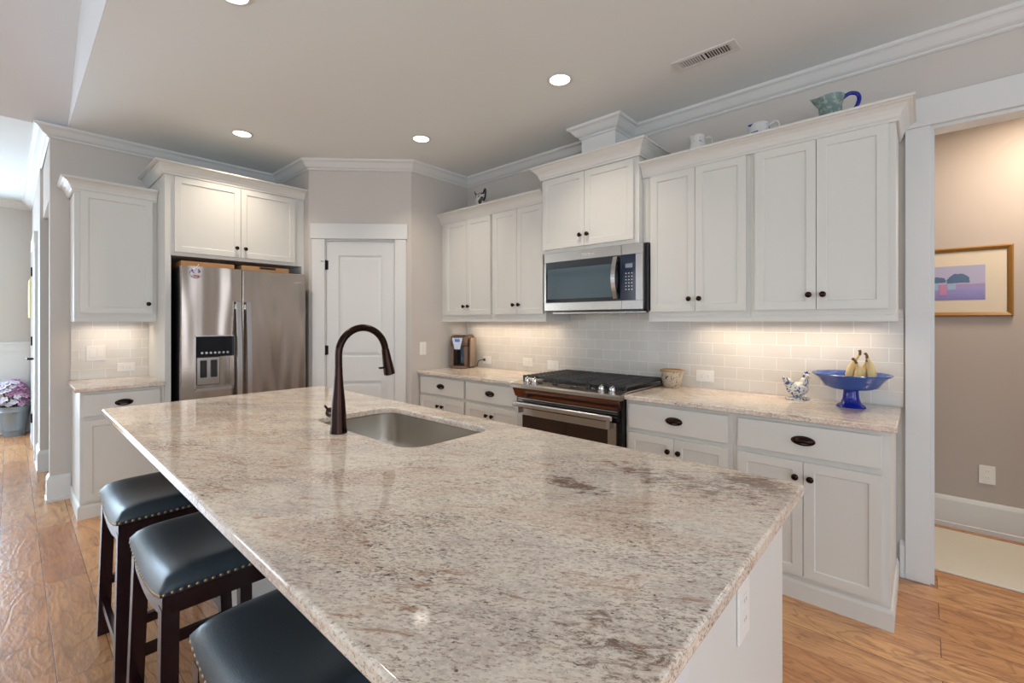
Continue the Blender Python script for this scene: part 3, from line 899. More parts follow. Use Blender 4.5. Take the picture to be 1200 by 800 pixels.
# front console: steel top lip with overhanging nose, reflective fascia sloping back
b = B(); b.prism([(-0.601, 0.926), (-0.700, 0.914), (-0.712, 0.905), (-0.712, 0.884), (-0.700, 0.880), (-0.655, 0.880), (-0.655, 0.9155), (-0.601, 0.9155)], -0.010, rw + 0.004)
con = b.build('control_console', M['steel'], t)
b = B(); b.prism([(-0.704, 0.8795), (-0.672, 0.815), (-0.656, 0.815), (-0.656, 0.8795)], 0.004, rw - 0.008); b.build('fascia', M['redsteel'], t)
b = B(); b.box(0.02, rw - 0.02, -0.668, -0.656, 0.742, 0.8145); b.build('vent_strip', M['black'], t)
b = B()
for z in (0.765, 0.785, 0.80): b.box(0.03, rw - 0.03, -0.674, -0.668, z, z + 0.006)
b.build('vent_slats', M['steel'], t)
for x in (0.105, 0.175, 0.735, 0.815):
    b = B(); b.lathe([(0.024, 0), (0.024, 0.006), (0.019, 0.008), (0.018, 0.030), (0.015, 0.034), (0, 0.035)], (0, 0, 0), 20)
    b.box(-0.005, 0.005, -0.020, 0.020, 0.030, 0.042, 0.002)
    o = b.build('knob', M['chrome'], con); o.location = (x, -0.650, 0.919); o.rotation_euler = (math.radians(12), 0, 0.2)
b = B()
dy0, dy1 = -0.690, -0.657
b.box(0.030, rw - 0.030, dy0, dy1, 0.688, 0.735); b.box(0.030, 0.090, dy0, dy1, 0.20, 0.688); b.box(rw - 0.090, rw - 0.030, dy0, dy1, 0.20, 0.688); b.box(0.030, rw - 0.030, dy0, dy1, 0.16, 0.34)
od = b.build('oven_door', M['steel'], t)
_ow = N('oven_glass'); _ow.p(Base_Color=srgb(46, 26, 14), Roughness=0.06)
b = B(); b.box(0.090, rw - 0.090, dy0 + 0.003, dy1, 0.34, 0.688); b.build('window', _ow.m, od)
b = B(); b.box(0.030, rw - 0.040, -0.742, -0.716, 0.750, 0.786, 0.008, 3)
b.box(0.05, 0.075, -0.720, -0.689, 0.70, 0.768); b.box(rw - 0.085, rw - 0.060, -0.720, -0.689, 0.70, 0.768); b.build('handle', M['steelh'], od)
b = B(); b.box(0.030, rw - 0.030, dy0, dy1, 0.045, 0.150, 0.003); b.build('storage_drawer', M['steel'], t)
# burners
for (x, y, r) in ((0.17, -0.20, 0.045), (0.17, -0.47, 0.05), (0.73, -0.20, 0.045), (0.73, -0.47, 0.055), (0.45, -0.33, 0.06)):
    b = B(); b.lathe([(r, 0), (r, 0.010), (r * 0.75, 0.012), (r * 0.75, 0.020), (0, 0.022)], (x, y, 0.926), 20); b.build('burner', M['iron'], t)
gx = [0.012, 0.305, 0.595, rw - 0.010]
for i in range(3):
    a, c = gx[i] + 0.002, gx[i + 1] - 0.002
    y0, y1 = -0.596, -0.040; z0, z1 = 0.948, 0.962
    b = B()
    b.box(a, a + 0.012, y0, y1, z0, z1); b.box(c - 0.012, c, y0, y1, z0, z1)
    nb = 12
    for k_ in range(nb):
        y = y0 + (y1 - y0) * k_ / (nb - 1)
        b.box(a + 0.006, c - 0.006, max(y - 0.006, y0), min(y + 0.006, y1), z0 + 0.002, z1 + 0.004)
    b.box((a + c) / 2 - 0.006, (a + c) / 2 + 0.006, y0, y1, z0, z1 + 0.004)
    for k_ in range(nb - 1):         # outer teeth
        y = y0 + (y1 - y0) * (k_ + 0.5) / (nb - 1)
    for x in (a, c - 0.012):
        for y in (y0 + 0.002, -0.325, y1 - 0.014): b.box(x, x + 0.012, y, y + 0.012, 0.926, z0)
    b.build('grate', M['iron'], t)

# ------------------------------------------------------------------ outlets and switches


def plate(label, cat, loc, rot, w, h, kind, name):
    """facing local -y"""
    t = thing(name, label, cat, loc, rot)
    b = B(); b.box(-w / 2, w / 2, -0.006, 0, -h / 2, h / 2, 0.002, 2); b.build('cover_plate', M['outlet'], t)
    horiz = w > h
    if kind == 'switch1' or kind == 'switch2':
        xs_ = (0,) if kind == 'switch1' else (-0.023, 0.023)
        for x in xs_:
            b = B(); b.box(x - 0.016, x + 0.016, -0.0095, -0.0058, -0.032, 0.032, 0.001); b.build('rocker', M['outlet'], t)
    else:
        for s_ in (-1, 1):
            c = (s_ * 0.021, 0) if horiz else (0, s_ * 0.021)
            b = B(); b.box(c[0] - 0.015, c[0] + 0.015, -0.0075, -0.0058, c[1] - 0.015, c[1] + 0.015, 0.0008)
            so = b.build('socket', M['outlet'], t)
            b = B()
            for q in (-0.006, 0.006):
                if horiz: b.box(c[0] - 0.001, c[0] + 0.007, -0.0080, -0.0070, c[1] + q - 0.001, c[1] + q + 0.001)
                else: b.box(c[0] + q - 0.001, c[0] + q + 0.001, -0.0080, -0.0070, c[1] - 0.001, c[1] + 0.007)
            b.build('slots', M['socket'], so)
    return t


TY = -0.0105
plate('white duplex outlet on the tile beside the coffee maker', 'outlet', (1.690, TY, 0.990), 0, 0.115, 0.075, 'o', 'wall_outlet')
plate('white outlet plate on the tile midway between the coffee maker and range', 'outlet', (2.225, TY, 1.000), 0, 0.115, 0.075, 'o', 'wall_outlet')
plate('white duplex outlet on the tile just left of the range', 'outlet', (2.520, TY, 0.988), 0, 0.125, 0.080, 'o', 'wall_outlet')
plate('white duplex outlet on the tile right of the patterned crock', 'outlet', (3.826, TY, 0.998), 0, 0.120, 0.078, 'o', 'wall_outlet')
plate('white outlet on the small tiled niche left of the refrigerator', 'outlet', (0.0105, -2.585, 0.997), R90, 0.115, 0.070, 'o', 'wall_outlet')
plate('white double switch plate on the tiled niche left of the refrigerator', 'switch', (0.0105, -2.770, 1.120), R90, 0.116, 0.118, 'switch2', 'light_switch')
plate('white single light switch on the pantry side wall above the counter', 'switch', (XP + 0.0005, -0.583, 1.118), R90, 0.078, 0.125, 'switch1', 'light_switch')
plate('white duplex outlet low on the back hall wall under the framed print', 'outlet', (5.250, 0.999, 0.385), 0, 0.075, 0.118, 'o', 'wall_outlet')

# ------------------------------------------------------------------ island
IX0, IX1, IY0, IY1 = 1.7367, 4.6947, -2.9097, -1.7273


def rrect(x0, x1, y0, y1, r, seg=8, corners=None):
    pts = []
    for (cx, cy, a0) in ((x1 - r, y1 - r, 0), (x0 + r, y1 - r, PI / 2), (x0 + r, y0 + r, PI), (x1 - r, y0 + r, 1.5 * PI)):
        for i in range(seg + 1):
            a = a0 + PI / 2 * i / seg; pts.append((cx + r * math.cos(a), cy + r * math.sin(a)))
    return pts


SX0, SX1, SY0, SY1 = 2.800, 3.580, -2.275, -1.850
slab('island_countertop', [rrect(IX0, IX1, IY0, IY1, 0.012, 4), rrect(SX0, SX1, SY0, SY1, 0.085, 8)[::-1]], 0.882, 0.914, M['granite'], 'large polished granite countertop of the kitchen island around the sink', bev=0.008)
t = thing('kitchen_island', 'white panelled island base under the large granite slab', 'island', (0, 0, 0))
BX0, BX1, BY0, BY1 = 1.80, 4.645, -2.50, -1.757
b = B(); b.box(BX0, BX1, BY0, BY0 + 0.02, 0, 0.8815); b.build('back_panel', M['cab'], t)
b = B(); b.box(BX1 - 0.02, BX1, BY0 + 0.0202, BY1 - 0.0202, 0, 0.8815); b.build('end_panel', M['cab'], t)
b = B(); b.box(BX0, BX0 + 0.02, BY0 + 0.0202, BY1 - 0.0202, 0, 0.8815); b.build('end_panel', M['cab'], t)
b = B(); b.box(BX0, BX1, BY1 - 0.02, BY1, 0, 0.8815); b.build('front_frame', M['cab'], t)
b = B(); b.box(BX0 + 0.02, BX1 - 0.02, BY0 + 0.02, BY1 - 0.02, 0.05, 0.07); b.build('floor_panel', M['cab'], t)
for i in range(5):
    x0 = BX0 + 0.03 + i * 0.56
    f = B()
    dd = shaker(x0, x0 + 0.54, 0.12, 0.86, 0.0)
    for v in dd.bm.verts: v.co.y = BY1 + 0.020 - v.co.y
    do = dd.build('door', M['cab'], t)
b = B(); b.sweep([(BX1 + 0.0005, BY1), (BX1 + 0.0005, BY0 - 0.0005), (BX0 - 0.0005, BY0 - 0.0005), (BX0 - 0.0005, BY1)][::-1], [(0, 0), (0.014, 0), (0.014, 0.12), (0.006, 0.135), (0, 0.138)]); b.build('baseboard', M['cab'], t)
# end wing and corbel that carry the overhang at the right end
b = B(); b.box(BX1 - 0.045, BX1, IY0 + 0.10, BY0 - 0.0005, 0, 0.8815); b.build('end_wing', M['cab'], t)
b = B(); b.prism([(BY0 + 0.012, 0.881), (BY0 + 0.012, 0.800), (BY0 + 0.004, 0.790), (-2.78, 0.790), (-2.78, 0.881)], BX1 + 0.0005, BX1 + 0.014); b.build('support_bracket', M['trim'], t)
plate('white duplex outlet on the end panel of the island', 'outlet', (BX1 + 0.0005, -2.150, 0.737), R90, 0.078, 0.124, 'o', 'wall_outlet')

# sink
t = thing('kitchen_sink', 'undermount stainless steel sink set in the island counter', 'sink', (3.19, -2.0625, 0.70))
b = B()
rings = []
cx, cy = 0, 0
hw, hh = (SX1 - SX0) / 2 + 0.004, (SY1 - SY0) / 2 + 0.004
for (ins, z, r) in ((-0.020, 0.181, 0.095), (0.0, 0.181, 0.085), (0.0, 0.160, 0.085), (0.004, 0.05, 0.085), (0.012, 0.022, 0.08), (0.035, 0.004, 0.07), (0.08, 0.0, 0.05), (0.17, -0.004, 0.03)):
    rings.append([b.bm.verts.new((p[0], p[1], z)) for p in rrect(-hw + ins, hw - ins, -hh + ins, hh - ins, r, 8)])
for a_, c_ in zip(rings, rings[1:]):
    n = len(a_)
    for k_ in range(n): b.bm.faces.new((a_[k_], a_[(k_ + 1) % n], c_[(k_ + 1) % n], c_[k_]))
b.bm.faces.new(rings[-1])
b.build('basin', M['sink'], t, True, 50)
b = B(); b.lathe([(0.055, 0), (0.055, 0.003), (0.040, 0.003), (0.036, -0.001), (0, -0.001)], (0, 0, -0.003), 24); b.build('drain', M['chrome'], t)

# faucet
t = thing('kitchen_faucet', 'tall oil-rubbed bronze gooseneck faucet with pull-down head beside the sink', 'faucet', (3.155, -2.325, 0.914))
b = B(); b.lathe([(0.034, 0), (0.034, 0.006), (0.031, 0.03), (0.0295, 0.08), (0.026, 0.13), (0.020, 0.19), (0.0165, 0.24), (0.0155, 0.27)], (0, 0, 0.0), 28)
b.build('faucet_body', M['bronze'], t)
R_ = 0.110; zc = 0.322
pts = [(0, 0, 0.262), (0, 0, 0.30)]
for i in range(25):
    a = PI - (PI * 1.02) * i / 24 * 0.94
    pts.append((0, R_ + R_ * math.cos(a), zc + R_ * math.sin(a)))
b = B(); b.tube(pts, 0.0150, 18); b.build('spout', M['bronze'], t)
e = Vector(pts[-1]); e0 = Vector(pts[-2]); dr_ = (e - e0).normalized()
b = B(); ls = (0, 0.002, 0.004, 0.05, 0.10, 0.115, 0.118); rs = (0.0150, 0.0165, 0.0165, 0.020, 0.0245, 0.025, 0.021)
b.tube([tuple(e + dr_ * l) for l in ls], list(rs), 22); sh = b.build('spray_head', M['bronze'], t)
b = B(); q = e + dr_ * 0.085; b.box(q.x - 0.006, q.x + 0.006, q.y - 0.048, q.y - 0.018, q.z - 0.004, q.z + 0.004, 0.002); b.build('spray_button', M['bronze'], sh)
b = B(); b.lathe([(0.020, 0.0), (0.020, 0.045), (0.021, 0.047), (0.021, 0.053), (0.018, 0.056), (0.010, 0.060), (0.008, 0.074), (0, 0.076)], (-0.02, 0, 0.075), 20, '-X'); b.build('handle', M['bronze'], t)
b = B(); b.tube([(-0.082, 0, 0.075), (-0.092, -0.004, 0.088), (-0.108, -0.006, 0.098)], [0.007, 0.006, 0.005], 10); b.build('lever', M['bronze'], t)

# ------------------------------------------------------------------ stools


def make_stool():
    t = thing('bar_stool', 'x', 'stool')
    hw, hd = 0.235, 0.185
    zt = lambda x: 0.586 + 0.040 * (x / hw) ** 2          # underside curve of the saddle
    nx, ny = 28, 20
    b = B(); bm = b.bm
    top = []; bot = []
    for i in range(nx + 1):
        x = -hw + 2 * hw * i / nx; rt = []; rb = []
        for j in range(ny + 1):
            y = -hd + 2 * hd * j / ny
            ex = 1 - abs(x / hw) ** 6; ey = 1 - abs(y / hd) ** 5
            puff = 0.060 * (max(ex, 0) ** 0.40) * (max(ey, 0) ** 0.40)
            rt.append(bm.verts.new((x, y, zt(x) + 0.006 + puff))); rb.append(bm.verts.new((x, y, zt(x) - 0.010)))
        top.append(rt); bot.append(rb)
    for i in range(nx):
        for j in range(ny):
            bm.faces.new((top[i][j], top[i + 1][j], top[i + 1][j + 1], top[i][j + 1])); bm.faces.new((bot[i][j], bot[i][j + 1], bot[i + 1][j + 1], bot[i + 1][j]))
        bm.faces.new((top[i][0], bot[i][0], bot[i + 1][0], top[i + 1][0])); bm.faces.new((top[i][ny], top[i + 1][ny], bot[i + 1][ny], bot[i][ny]))
    for j in range(ny):
        bm.faces.new((top[0][j], top[0][j + 1], bot[0][j + 1], bot[0][j])); bm.faces.new((top[nx][j], bot[nx][j], bot[nx][j + 1], top[nx][j + 1]))
    seat = b.build('seat', M['leather'], t, True, 80)
    # rails under the seat
    for s_ in (-1, 1):
        pts = [(-hw + 0.006 + (2 * hw - 0.012) * i / 20) for i in range(21)]
        r = B()
        r.prism([(x, zt(x) - 0.0105) for x in pts] + [(x, zt(x) - 0.058) for x in pts[::-1]], s_ * (hd - 0.006), s_ * (hd - 0.028), 'Y')
        r.build('apron', M['espresso'], t)
        r = B(); r.box(s_ * (hw - 0.006), s_ * (hw - 0.028), -hd + 0.0285, hd - 0.0285, zt(hw) - 0.068, zt(hw) - 0.0125); r.build('apron', M['espresso'], t)
    # nailheads along the lower edge of the leather
    nb = B()
    def nail(x, y, z, ax):
        bm2 = bmesh.new(); bmesh.ops.create_uvsphere(bm2, u_segments=8, v_segments=5, radius=0.0052)
        nb.add(bm2, Matrix.Translation((x, y, z)) @ Matrix.Diagonal((0.6 if ax == 0 else 1, 0.6 if ax else 1, 1, 1)))
    for s_ in (-1, 1):
        for i in range(23):
            x = -hw + 0.008 + (2 * hw - 0.016) * i / 22; nail(x, s_ * hd, zt(x) - 0.004, 1)
        for i in range(19):
            y = -hd + 0.009 + (2 * hd - 0.018) * i / 18; nail(s_ * hw, y, zt(hw) - 0.004, 0)
    nb.smooth = True; nb.build('nailhead_trim', M['nail'], seat)
    # legs, splayed along x and slightly along y
    for sx in (-1, 1):
        for sy in (-1, 1):
            w = 0.021
            xt, yt = sx * (hw - 0.052), sy * (hd - 0.050); xb, yb_ = sx * (hw + 0.004), sy * (hd - 0.012)
            xt, yt = sx * (hw - 0.030), sy * (hd - 0.026)
            z = 0.575
            l = B(); l.hexa([(xb - w, yb_ - w, 0), (xb + w, yb_ - w, 0), (xb + w, yb_ + w, 0), (xb - w, yb_ + w, 0), (xt - w, yt - w, z), (xt + w, yt - w, z), (xt + w, yt + w, z), (xt - w, yt + w, z)])
            lb = l.build('leg', M['espresso'], t)
    # stretchers: long ones low, short ones higher
    for sy in (-1, 1):
        r = B(); y = sy * (hd - 0.015); r.box(-hw + 0.016, hw - 0.016, y - 0.010, y + 0.010, 0.125, 0.160); r.build('stretcher', M['espresso'], t)
    for sx in (-1, 1):
        r = B(); x = sx * (hw - 0.008); r.box(x - 0.010, x + 0.010, -hd + 0.032, hd - 0.032, 0.215, 0.250); r.build('stretcher', M['espresso'], t)
    return t


proto = make_stool()
spots = ((2.495, -2.785, 0.0, 'dark leather saddle stool farthest from the camera, nearest the small left counter'),
         (3.165, -2.775, 0.0, 'dark leather saddle stool in the middle of the row along the island'),
         (3.895, -2.765, 0.0, 'dark leather saddle stool nearest the camera, mostly cut by the bottom edge'))
for i, (x, y, a, lab) in enumerate(spots):
    o = proto if i == 0 else copy_tree(proto)
    o.location = (x, y, 0); o.rotation_euler = (0, 0, a); o['label'] = lab; o['group'] = 'leather saddle stools along the island'

# ------------------------------------------------------------------ counter items
# coffee maker
t = thing('coffee_maker', 'bronze and silver single-serve coffee maker in the counter corner', 'coffee maker', (1.515, -0.185, 0.914), math.radians(22))
cb_ = N('coffee_bronze').p(Base_Color=srgb(116, 92, 76), Roughness=0.28, Metallic=0.7).m
b = B(); b.box(-0.085, 0.085, 0.0, 0.11, 0, 0.325, 0.018, 3); b.build('body', cb_, t, True)
b = B(); b.box(-0.085, 0.085, -0.11, -0.0002, 0.0, 0.030, 0.008, 2); b.build('drip_tray', cb_, t)
b = B(); b.box(-0.060, 0.060, -0.105, -0.01, 0.0305, 0.036, 0.002); b.build('tray_grid', M['black'], t)
b = B(); b.box(-0.085, -0.058, -0.085, -0.0002, 0.031, 0.215); b.box(0.058, 0.085, -0.085, -0.0002, 0.031, 0.215); b.build('side_column', cb_, t)
b = B(); b.box(-0.057, 0.057, -0.004, -0.0004, 0.04, 0.21); b.build('cup_recess', M['glassblack'], t)
b = B(); b.box(-0.085, 0.085, -0.100, -0.0002, 0.216, 0.322, 0.016, 3); hd_ = b.build('brew_head', cb_, t, True)
b = B(); b.hexa([(-0.030, -0.118, 0.190), (0.030, -0.118, 0.190), (0.030, -0.098, 0.190), (-0.030, -0.098, 0.190), (-0.058, -0.118, 0.300), (0.058, -0.118, 0.300), (0.058, -0.098, 0.312), (-0.058, -0.098, 0.312)]); b.build('brew_handle', M['steelh'], hd_)
b = B(); b.box(-0.028, 0.028, -0.1195, -0.1182, 0.262, 0.290); b.build('display', simple('blue_display', srgb(80, 120, 190), 0.2), hd_)
b = B(); b.box(-0.078, 0.078, -0.09, 0.09, 0.3255, 0.336, 0.005, 2); b.build('lid', M['steelh'], t)
b = B(); b.box(0.0855, 0.108, -0.03, 0.10, 0.01, 0.30, 0.010, 2); b.build('water_tank', N('smoked_tank').p(Base_Color=srgb(150, 130, 110), Roughness=0.12).m, t, True)
b = B()
ca = math.radians(-22)
def toL(x, y, z):
    dx, dy = x - 1.515, y + 0.185
    return (dx * math.cos(ca) - dy * math.sin(ca), dx * math.sin(ca) + dy * math.cos(ca), z - 0.914)
b.tube([toL(*p) for p in ((1.585, -0.075, 0.935), (1.605, -0.07, 0.930), (1.625, -0.072, 0.975), (1.650, -0.06, 0.99), (1.672, -0.024, 0.995))], 0.004, 8, True, 4); b.box(*[0] * 0, x0=toL(1.668, -0.03, 0)[0] - 0.009, x1=toL(1.668, -0.03, 0)[0] + 0.009, y0=toL(1.668, -0.03, 0)[1] - 0.008, y1=toL(1.668, -0.03, 0)[1] + 0.008, z0=0.066, z1=0.090)
b.build('power_cord', M['blackplastic'], t)

# patterned crock right of range
t = thing('stoneware_crock', 'small stoneware crock with dark leaf pattern beside the range grates', 'crock', (3.632, -0.105, 0.914))
t.scale = (1.06, 1.06, 1.1)
b = B(); b.lathe([(0, 0), (0.052, 0), (0.056, 0.004), (0.066, 0.06), (0.072, 0.098), (0.072, 0.102), (0.067, 0.104), (0.062, 0.06), (0.052, 0.010), (0, 0.010)], seg=32); b.build('body', M['crock'], t)
b = B(); b.lathe([(0.0725, 0.100), (0.077, 0.101), (0.078, 0.108), (0.074, 0.112), (0.067, 0.110), (0.0675, 0.1045)], seg=32, close=False); b.build('rim', M['crockrim'], t)

# blue bowl and bananas
BWX, BWY = 4.655, -0.190
t = thing('pedestal_bowl', 'wide blue glazed pedestal bowl holding bananas', 'bowl', (BWX, BWY, 0.914))
t.scale = (0.87, 0.87, 1.06)
b = B(); b.lathe([(0, 0.088), (0.10, 0.092), (0.135, 0.103), (0.155, 0.128), (0.180, 0.152), (0.203, 0.164), (0.205, 0.168), (0.200, 0.170), (0.172, 0.160), (0.150, 0.138), (0.130, 0.113), (0.095, 0.103), (0, 0.100)], seg=48); b.build('bowl', M['blue'], t)
b = B(); b.lathe([(0, 0), (0.076, 0), (0.078, 0.004), (0.072, 0.010), (0.052, 0.022), (0.043, 0.045), (0.039, 0.08), (0.040, 0.0905), (0, 0.0875)], seg=40); b.build('pedestal', M['bluedark'], t)
t = thing('banana_bunch', 'bunch of three pale yellow bananas standing in the blue bowl', 'bananas', (BWX + 0.02, BWY + 0.03, 1.031))
def banana(x0, y0, lean, h, tipx):
    pts = []; rs = []
    for i in range(13):
        s_ = i / 12
        pts.append((x0 + lean * s_ * s_ + tipx * (s_ ** 3), y0 + 0.02 * math.sin(PI * s_), h * s_))
        rs.append(0.0205 * min(1, (0.35 + 2.2 * s_)) * (1 if s_ < 0.55 else max(0.30, 1 - (s_ - 0.55) * 2.1)))
    b = B(); b.tube(pts, rs, 10)
    o = b.build('banana', M['banana'], t)
    b = B(); p = Vector(pts[-1]); b.tube([tuple(p - Vector((0, 0, 0.004))), tuple(p + Vector((tipx * 0.25, 0, 0.012))), tuple(p + Vector((tipx * 0.5 - 0.006, 0, 0.024)))], [0.0066, 0.006, 0.0075], 8); b.build('stem', M['stem'], o)
banana(-0.035, 0.0, 0.040, 0.165, 0.010)
banana(0.020, 0.01, 0.012, 0.130, 0.012)
banana(0.068, 0.0, -0.010, 0.150, -0.010)
banana(0.010, -0.02, 0.022, 0.120, -0.028)
t['label'] = 'bunch of pale yellow bananas standing in the blue bowl'

# hen figurine
t = thing('hen_figurine', 'blue and white ceramic hen figurine left of the blue bowl', 'figurine', (4.392, -0.110, 0.914), math.radians(40))
t.scale = (1.22, 1.22, 1.18)


def blob(name, mat, parent, ells, voxel=0.003, cutz=None):
    b = B()
    for c, r, *ro in ells: b.ell(c, r, 16, Matrix.Rotation(ro[0], 4, 'Y') if ro else None)
    o = b.build(name, mat, parent, True, 180)
    m = o.modifiers.new('remesh', 'REMESH'); m.mode = 'VOXEL'; m.voxel_size = voxel; m.use_smooth_shade = True
    s = o.modifiers.new('smooth', 'SMOOTH'); s.iterations = 6; s.factor = 0.5
    return o


blob('body', M['hen'], t, [((0, 0, 0.052), (0.050, 0.036, 0.036)), ((-0.038, 0, 0.078), (0.022, 0.020, 0.034), -0.6), ((-0.056, 0, 0.092), (0.010, 0.014, 0.026), -0.5), ((0.030, 0, 0.080), (0.022, 0.020, 0.036), 0.3),
                          ((0.042, 0, 0.112), (0.017, 0.014, 0.018)), ((0, 0, 0.024), (0.022, 0.020, 0.018))])
b = B(); b.prism([(0.030, 0.122), (0.034, 0.138), (0.040, 0.130), (0.046, 0.141), (0.051, 0.129), (0.056, 0.132), (0.056, 0.118)], -0.004, 0.004, 'Y'); b.build('comb', M['bluewhite'], t)
b = B(); b.lathe([(0.008, 0), (0.005, 0.009), (0, 0.014)], (0.055, 0, 0.110), 10, 'X'); b.build('beak', M['bluewhite'], t)
b = B(); b.lathe([(0, 0), (0.050, 0), (0.052, 0.004), (0.048, 0.010), (0.028, 0.012), (0, 0.012)], seg=28)
for v in b.bm.verts: v.co.y *= 0.72; v.co.x *= 1.05
b.build('base', M['hen'], t)

# ---- things above the cabinets (standing on the boards just below the crown)
ZTOP = 2.3805
t = thing('cow_creamer', 'small black and white cow figurine on top of the left upper cabinets', 'figurine', (1.835, -0.240, ZTOP), math.radians(-25))
t.scale = (1.45, 1.35, 1.42)
blob('body', M['cow'], t, [((0, 0, 0.105), (0.060, 0.038, 0.048)), ((-0.055, 0, 0.125), (0.026, 0.022, 0.034)), ((-0.040, 0.018, 0.04), (0.014, 0.014, 0.05)), ((-0.040, -0.018, 0.04), (0.014, 0.014, 0.05)),
                          ((0.038, 0.018, 0.04), (0.014, 0.014, 0.05)), ((0.038, -0.018, 0.04), (0.014, 0.014, 0.05)), ((0, 0, 0.06), (0.045, 0.028, 0.03)), ((-0.072, 0, 0.112), (0.016, 0.015, 0.014))], 0.004)
for s_ in (-1, 1):
    b = B(); b.tube([(-0.052, s_ * 0.016, 0.150), (-0.050, s_ * 0.026, 0.162), (-0.052, s_ * 0.026, 0.172)], [0.005, 0.004, 0.002], 8); b.build('horn', M['blackplastic'], t)
b = B(); b.tube([(0.052, 0, 0.135), (0.078, 0, 0.155), (0.092, 0, 0.140), (0.088, 0, 0.110), (0.060, 0, 0.085)], 0.006, 8, True, 4); b.build('tail_handle', M['blackplastic'], t)


def jug(name, label, loc, rot, prof, mat, hpts, hr, hmat, spout=0.0):
    t = thing(name, label, 'jug', loc, rot)
    b = B(); b.lathe(prof, seg=32)
    zmax = max(p[1] for p in prof)
    for v in b.bm.verts:      # pulled-out pouring lip on the -x side
        if v.co.x < 0 and v.co.z > zmax * 0.72:
            k_ = (v.co.z / zmax - 0.72) / 0.28; w = max(0, 1 - abs(v.co.y) / 0.028)
            v.co.x -= spout * k_ * w; v.co.z += spout * 0.25 * k_ * w
    b.build('body', mat, t)
    b = B(); b.tube(hpts, hr, 12, True, 5); b.build('handle', hmat, t)
    return t


jug('cream_jug', 'small white jug with fine sprigs, leftmost above the right-hand cabinets', (3.860, -0.235, ZTOP), math.radians(20),
    [(0, 0), (0.045, 0), (0.056, 0.05), (0.056, 0.11), (0.046, 0.150), (0.040, 0.172), (0.042, 0.196), (0.038, 0.196), (0.036, 0.17), (0.042, 0.14), (0.05, 0.1), (0.05, 0.02), (0, 0.01)],
    M['creamer'], [(0.040, 0, 0.178), (0.070, 0, 0.182), (0.084, 0, 0.155), (0.078, 0, 0.12), (0.054, 0, 0.10)], 0.0055, M['creamer'], 0.02)
jug('flowered_jug', 'white jug with blue flowers in the middle above the right-hand cabinets', (4.222, -0.235, ZTOP), math.radians(15),
    [(0, 0), (0.045, 0), (0.060, 0.05), (0.062, 0.10), (0.050, 0.145), (0.048, 0.168), (0.044, 0.168), (0.046, 0.14), (0.056, 0.1), (0.05, 0.02), (0, 0.01)],
    M['bluewhite'], [(0.046, 0, 0.155), (0.080, 0, 0.172), (0.098, 0, 0.150), (0.092, 0, 0.12), (0.060, 0, 0.10)], 0.007, M['creamer'], 0.022)
jug('green_pitcher', 'grey green glazed pitcher with a cobalt blue handle above the right-hand cabinets', (4.570, -0.235, ZTOP), math.radians(15),
    [(0, 0), (0.050, 0), (0.056, 0.04), (0.052, 0.11), (0.052, 0.16), (0.064, 0.212), (0.060, 0.212), (0.047, 0.16), (0.047, 0.11), (0.05, 0.03), (0, 0.01)],
    M['greenjug'], [(0.056, 0, 0.200), (0.085, 0, 0.216), (0.115, 0, 0.208), (0.126, 0, 0.180), (0.114, 0, 0.14), (0.085, 0, 0.115), (0.050, 0, 0.10)], 0.010, M['bluedark'], 0.034)

# ------------------------------------------------------------------ ceiling fittings
for (x, y, lab, pw) in ((3.290, -0.970, 'recessed ceiling light above the range, nearest the air vent', 1), (1.922, -0.994, 'recessed ceiling light in front of the pantry door', 1),
                    (0.954, -2.004, 'recessed ceiling light above the refrigerator', 1), (2.620, -2.556, 'recessed ceiling light over the island at the top edge', 1)):
    t = thing('recessed_light', lab, 'ceiling light', (x, y, H), 0, 'recessed downlights in the kitchen ceiling')
    b = B(); b.lathe([(0.060, -0.001), (0.078, -0.0015), (0.080, -0.004), (0.076, -0.007), (0.062, -0.008), (0.060, -0.001)], seg=36, close=False); b.build('trim_ring', M['trim'], t)
    b = B(); b.lathe([(0, -0.004), (0.0605, -0.004), (0.0605, -0.003), (0, -0.003)], seg=36, close=False); b.build('lens', M['lens'], t)
    d = bpy.data.lights.new('recessed_lamp', 'AREA'); d.shape = 'DISK'; d.size = 0.11; d.energy = 3.5; d.color = (1, 0.85, 0.68); d.spread = math.radians(110)
    lo = bpy.data.objects.new('recessed_lamp', d); C.objects.link(lo); lo.parent = t; lo.location = (0, 0, -0.010)
t = thing('ceiling_vent', 'white rectangular air register in the ceiling near the range', 'vent', (4.037, -0.622, H))
b = B(); b.box(-0.172, 0.172, -0.060, -0.036, -0.008, -0.0005, 0.002); b.box(-0.172, 0.172, 0.036, 0.060, -0.008, -0.0005, 0.002)
b.box(-0.172, -0.135, -0.036, 0.036, -0.008, -0.0005); b.box(0.135, 0.172, -0.036, 0.036, -0.008, -0.0005); b.box(-0.005, 0.005, -0.036, 0.036, -0.008, -0.0005); b.build('frame', M['trim'], t)
b = B(); b.box(-0.136, 0.136, -0.037, 0.037, -0.0012, -0.0004); b.build('duct_opening', M['dark'], t)
b = B()
for i in range(20):
    x = -0.128 + i * 0.0135
    if abs(x) < 0.008: continue
    tl = 0.0022 if x < 0 else -0.0045
    b.hexa([(x - 0.001 - tl, -0.036, -0.0075), (x + 0.001 - tl, -0.036, -0.0075), (x + 0.001 - tl, 0.036, -0.0075), (x - 0.001 - tl, 0.036, -0.0075), (x - 0.001 + tl, -0.036, -0.0015), (x + 0.001 + tl, -0.036, -0.0015), (x + 0.001 + tl, 0.036, -0.0015), (x - 0.001 + tl, 0.036, -0.0015)])
b.build('louvers', M['trim'], t)

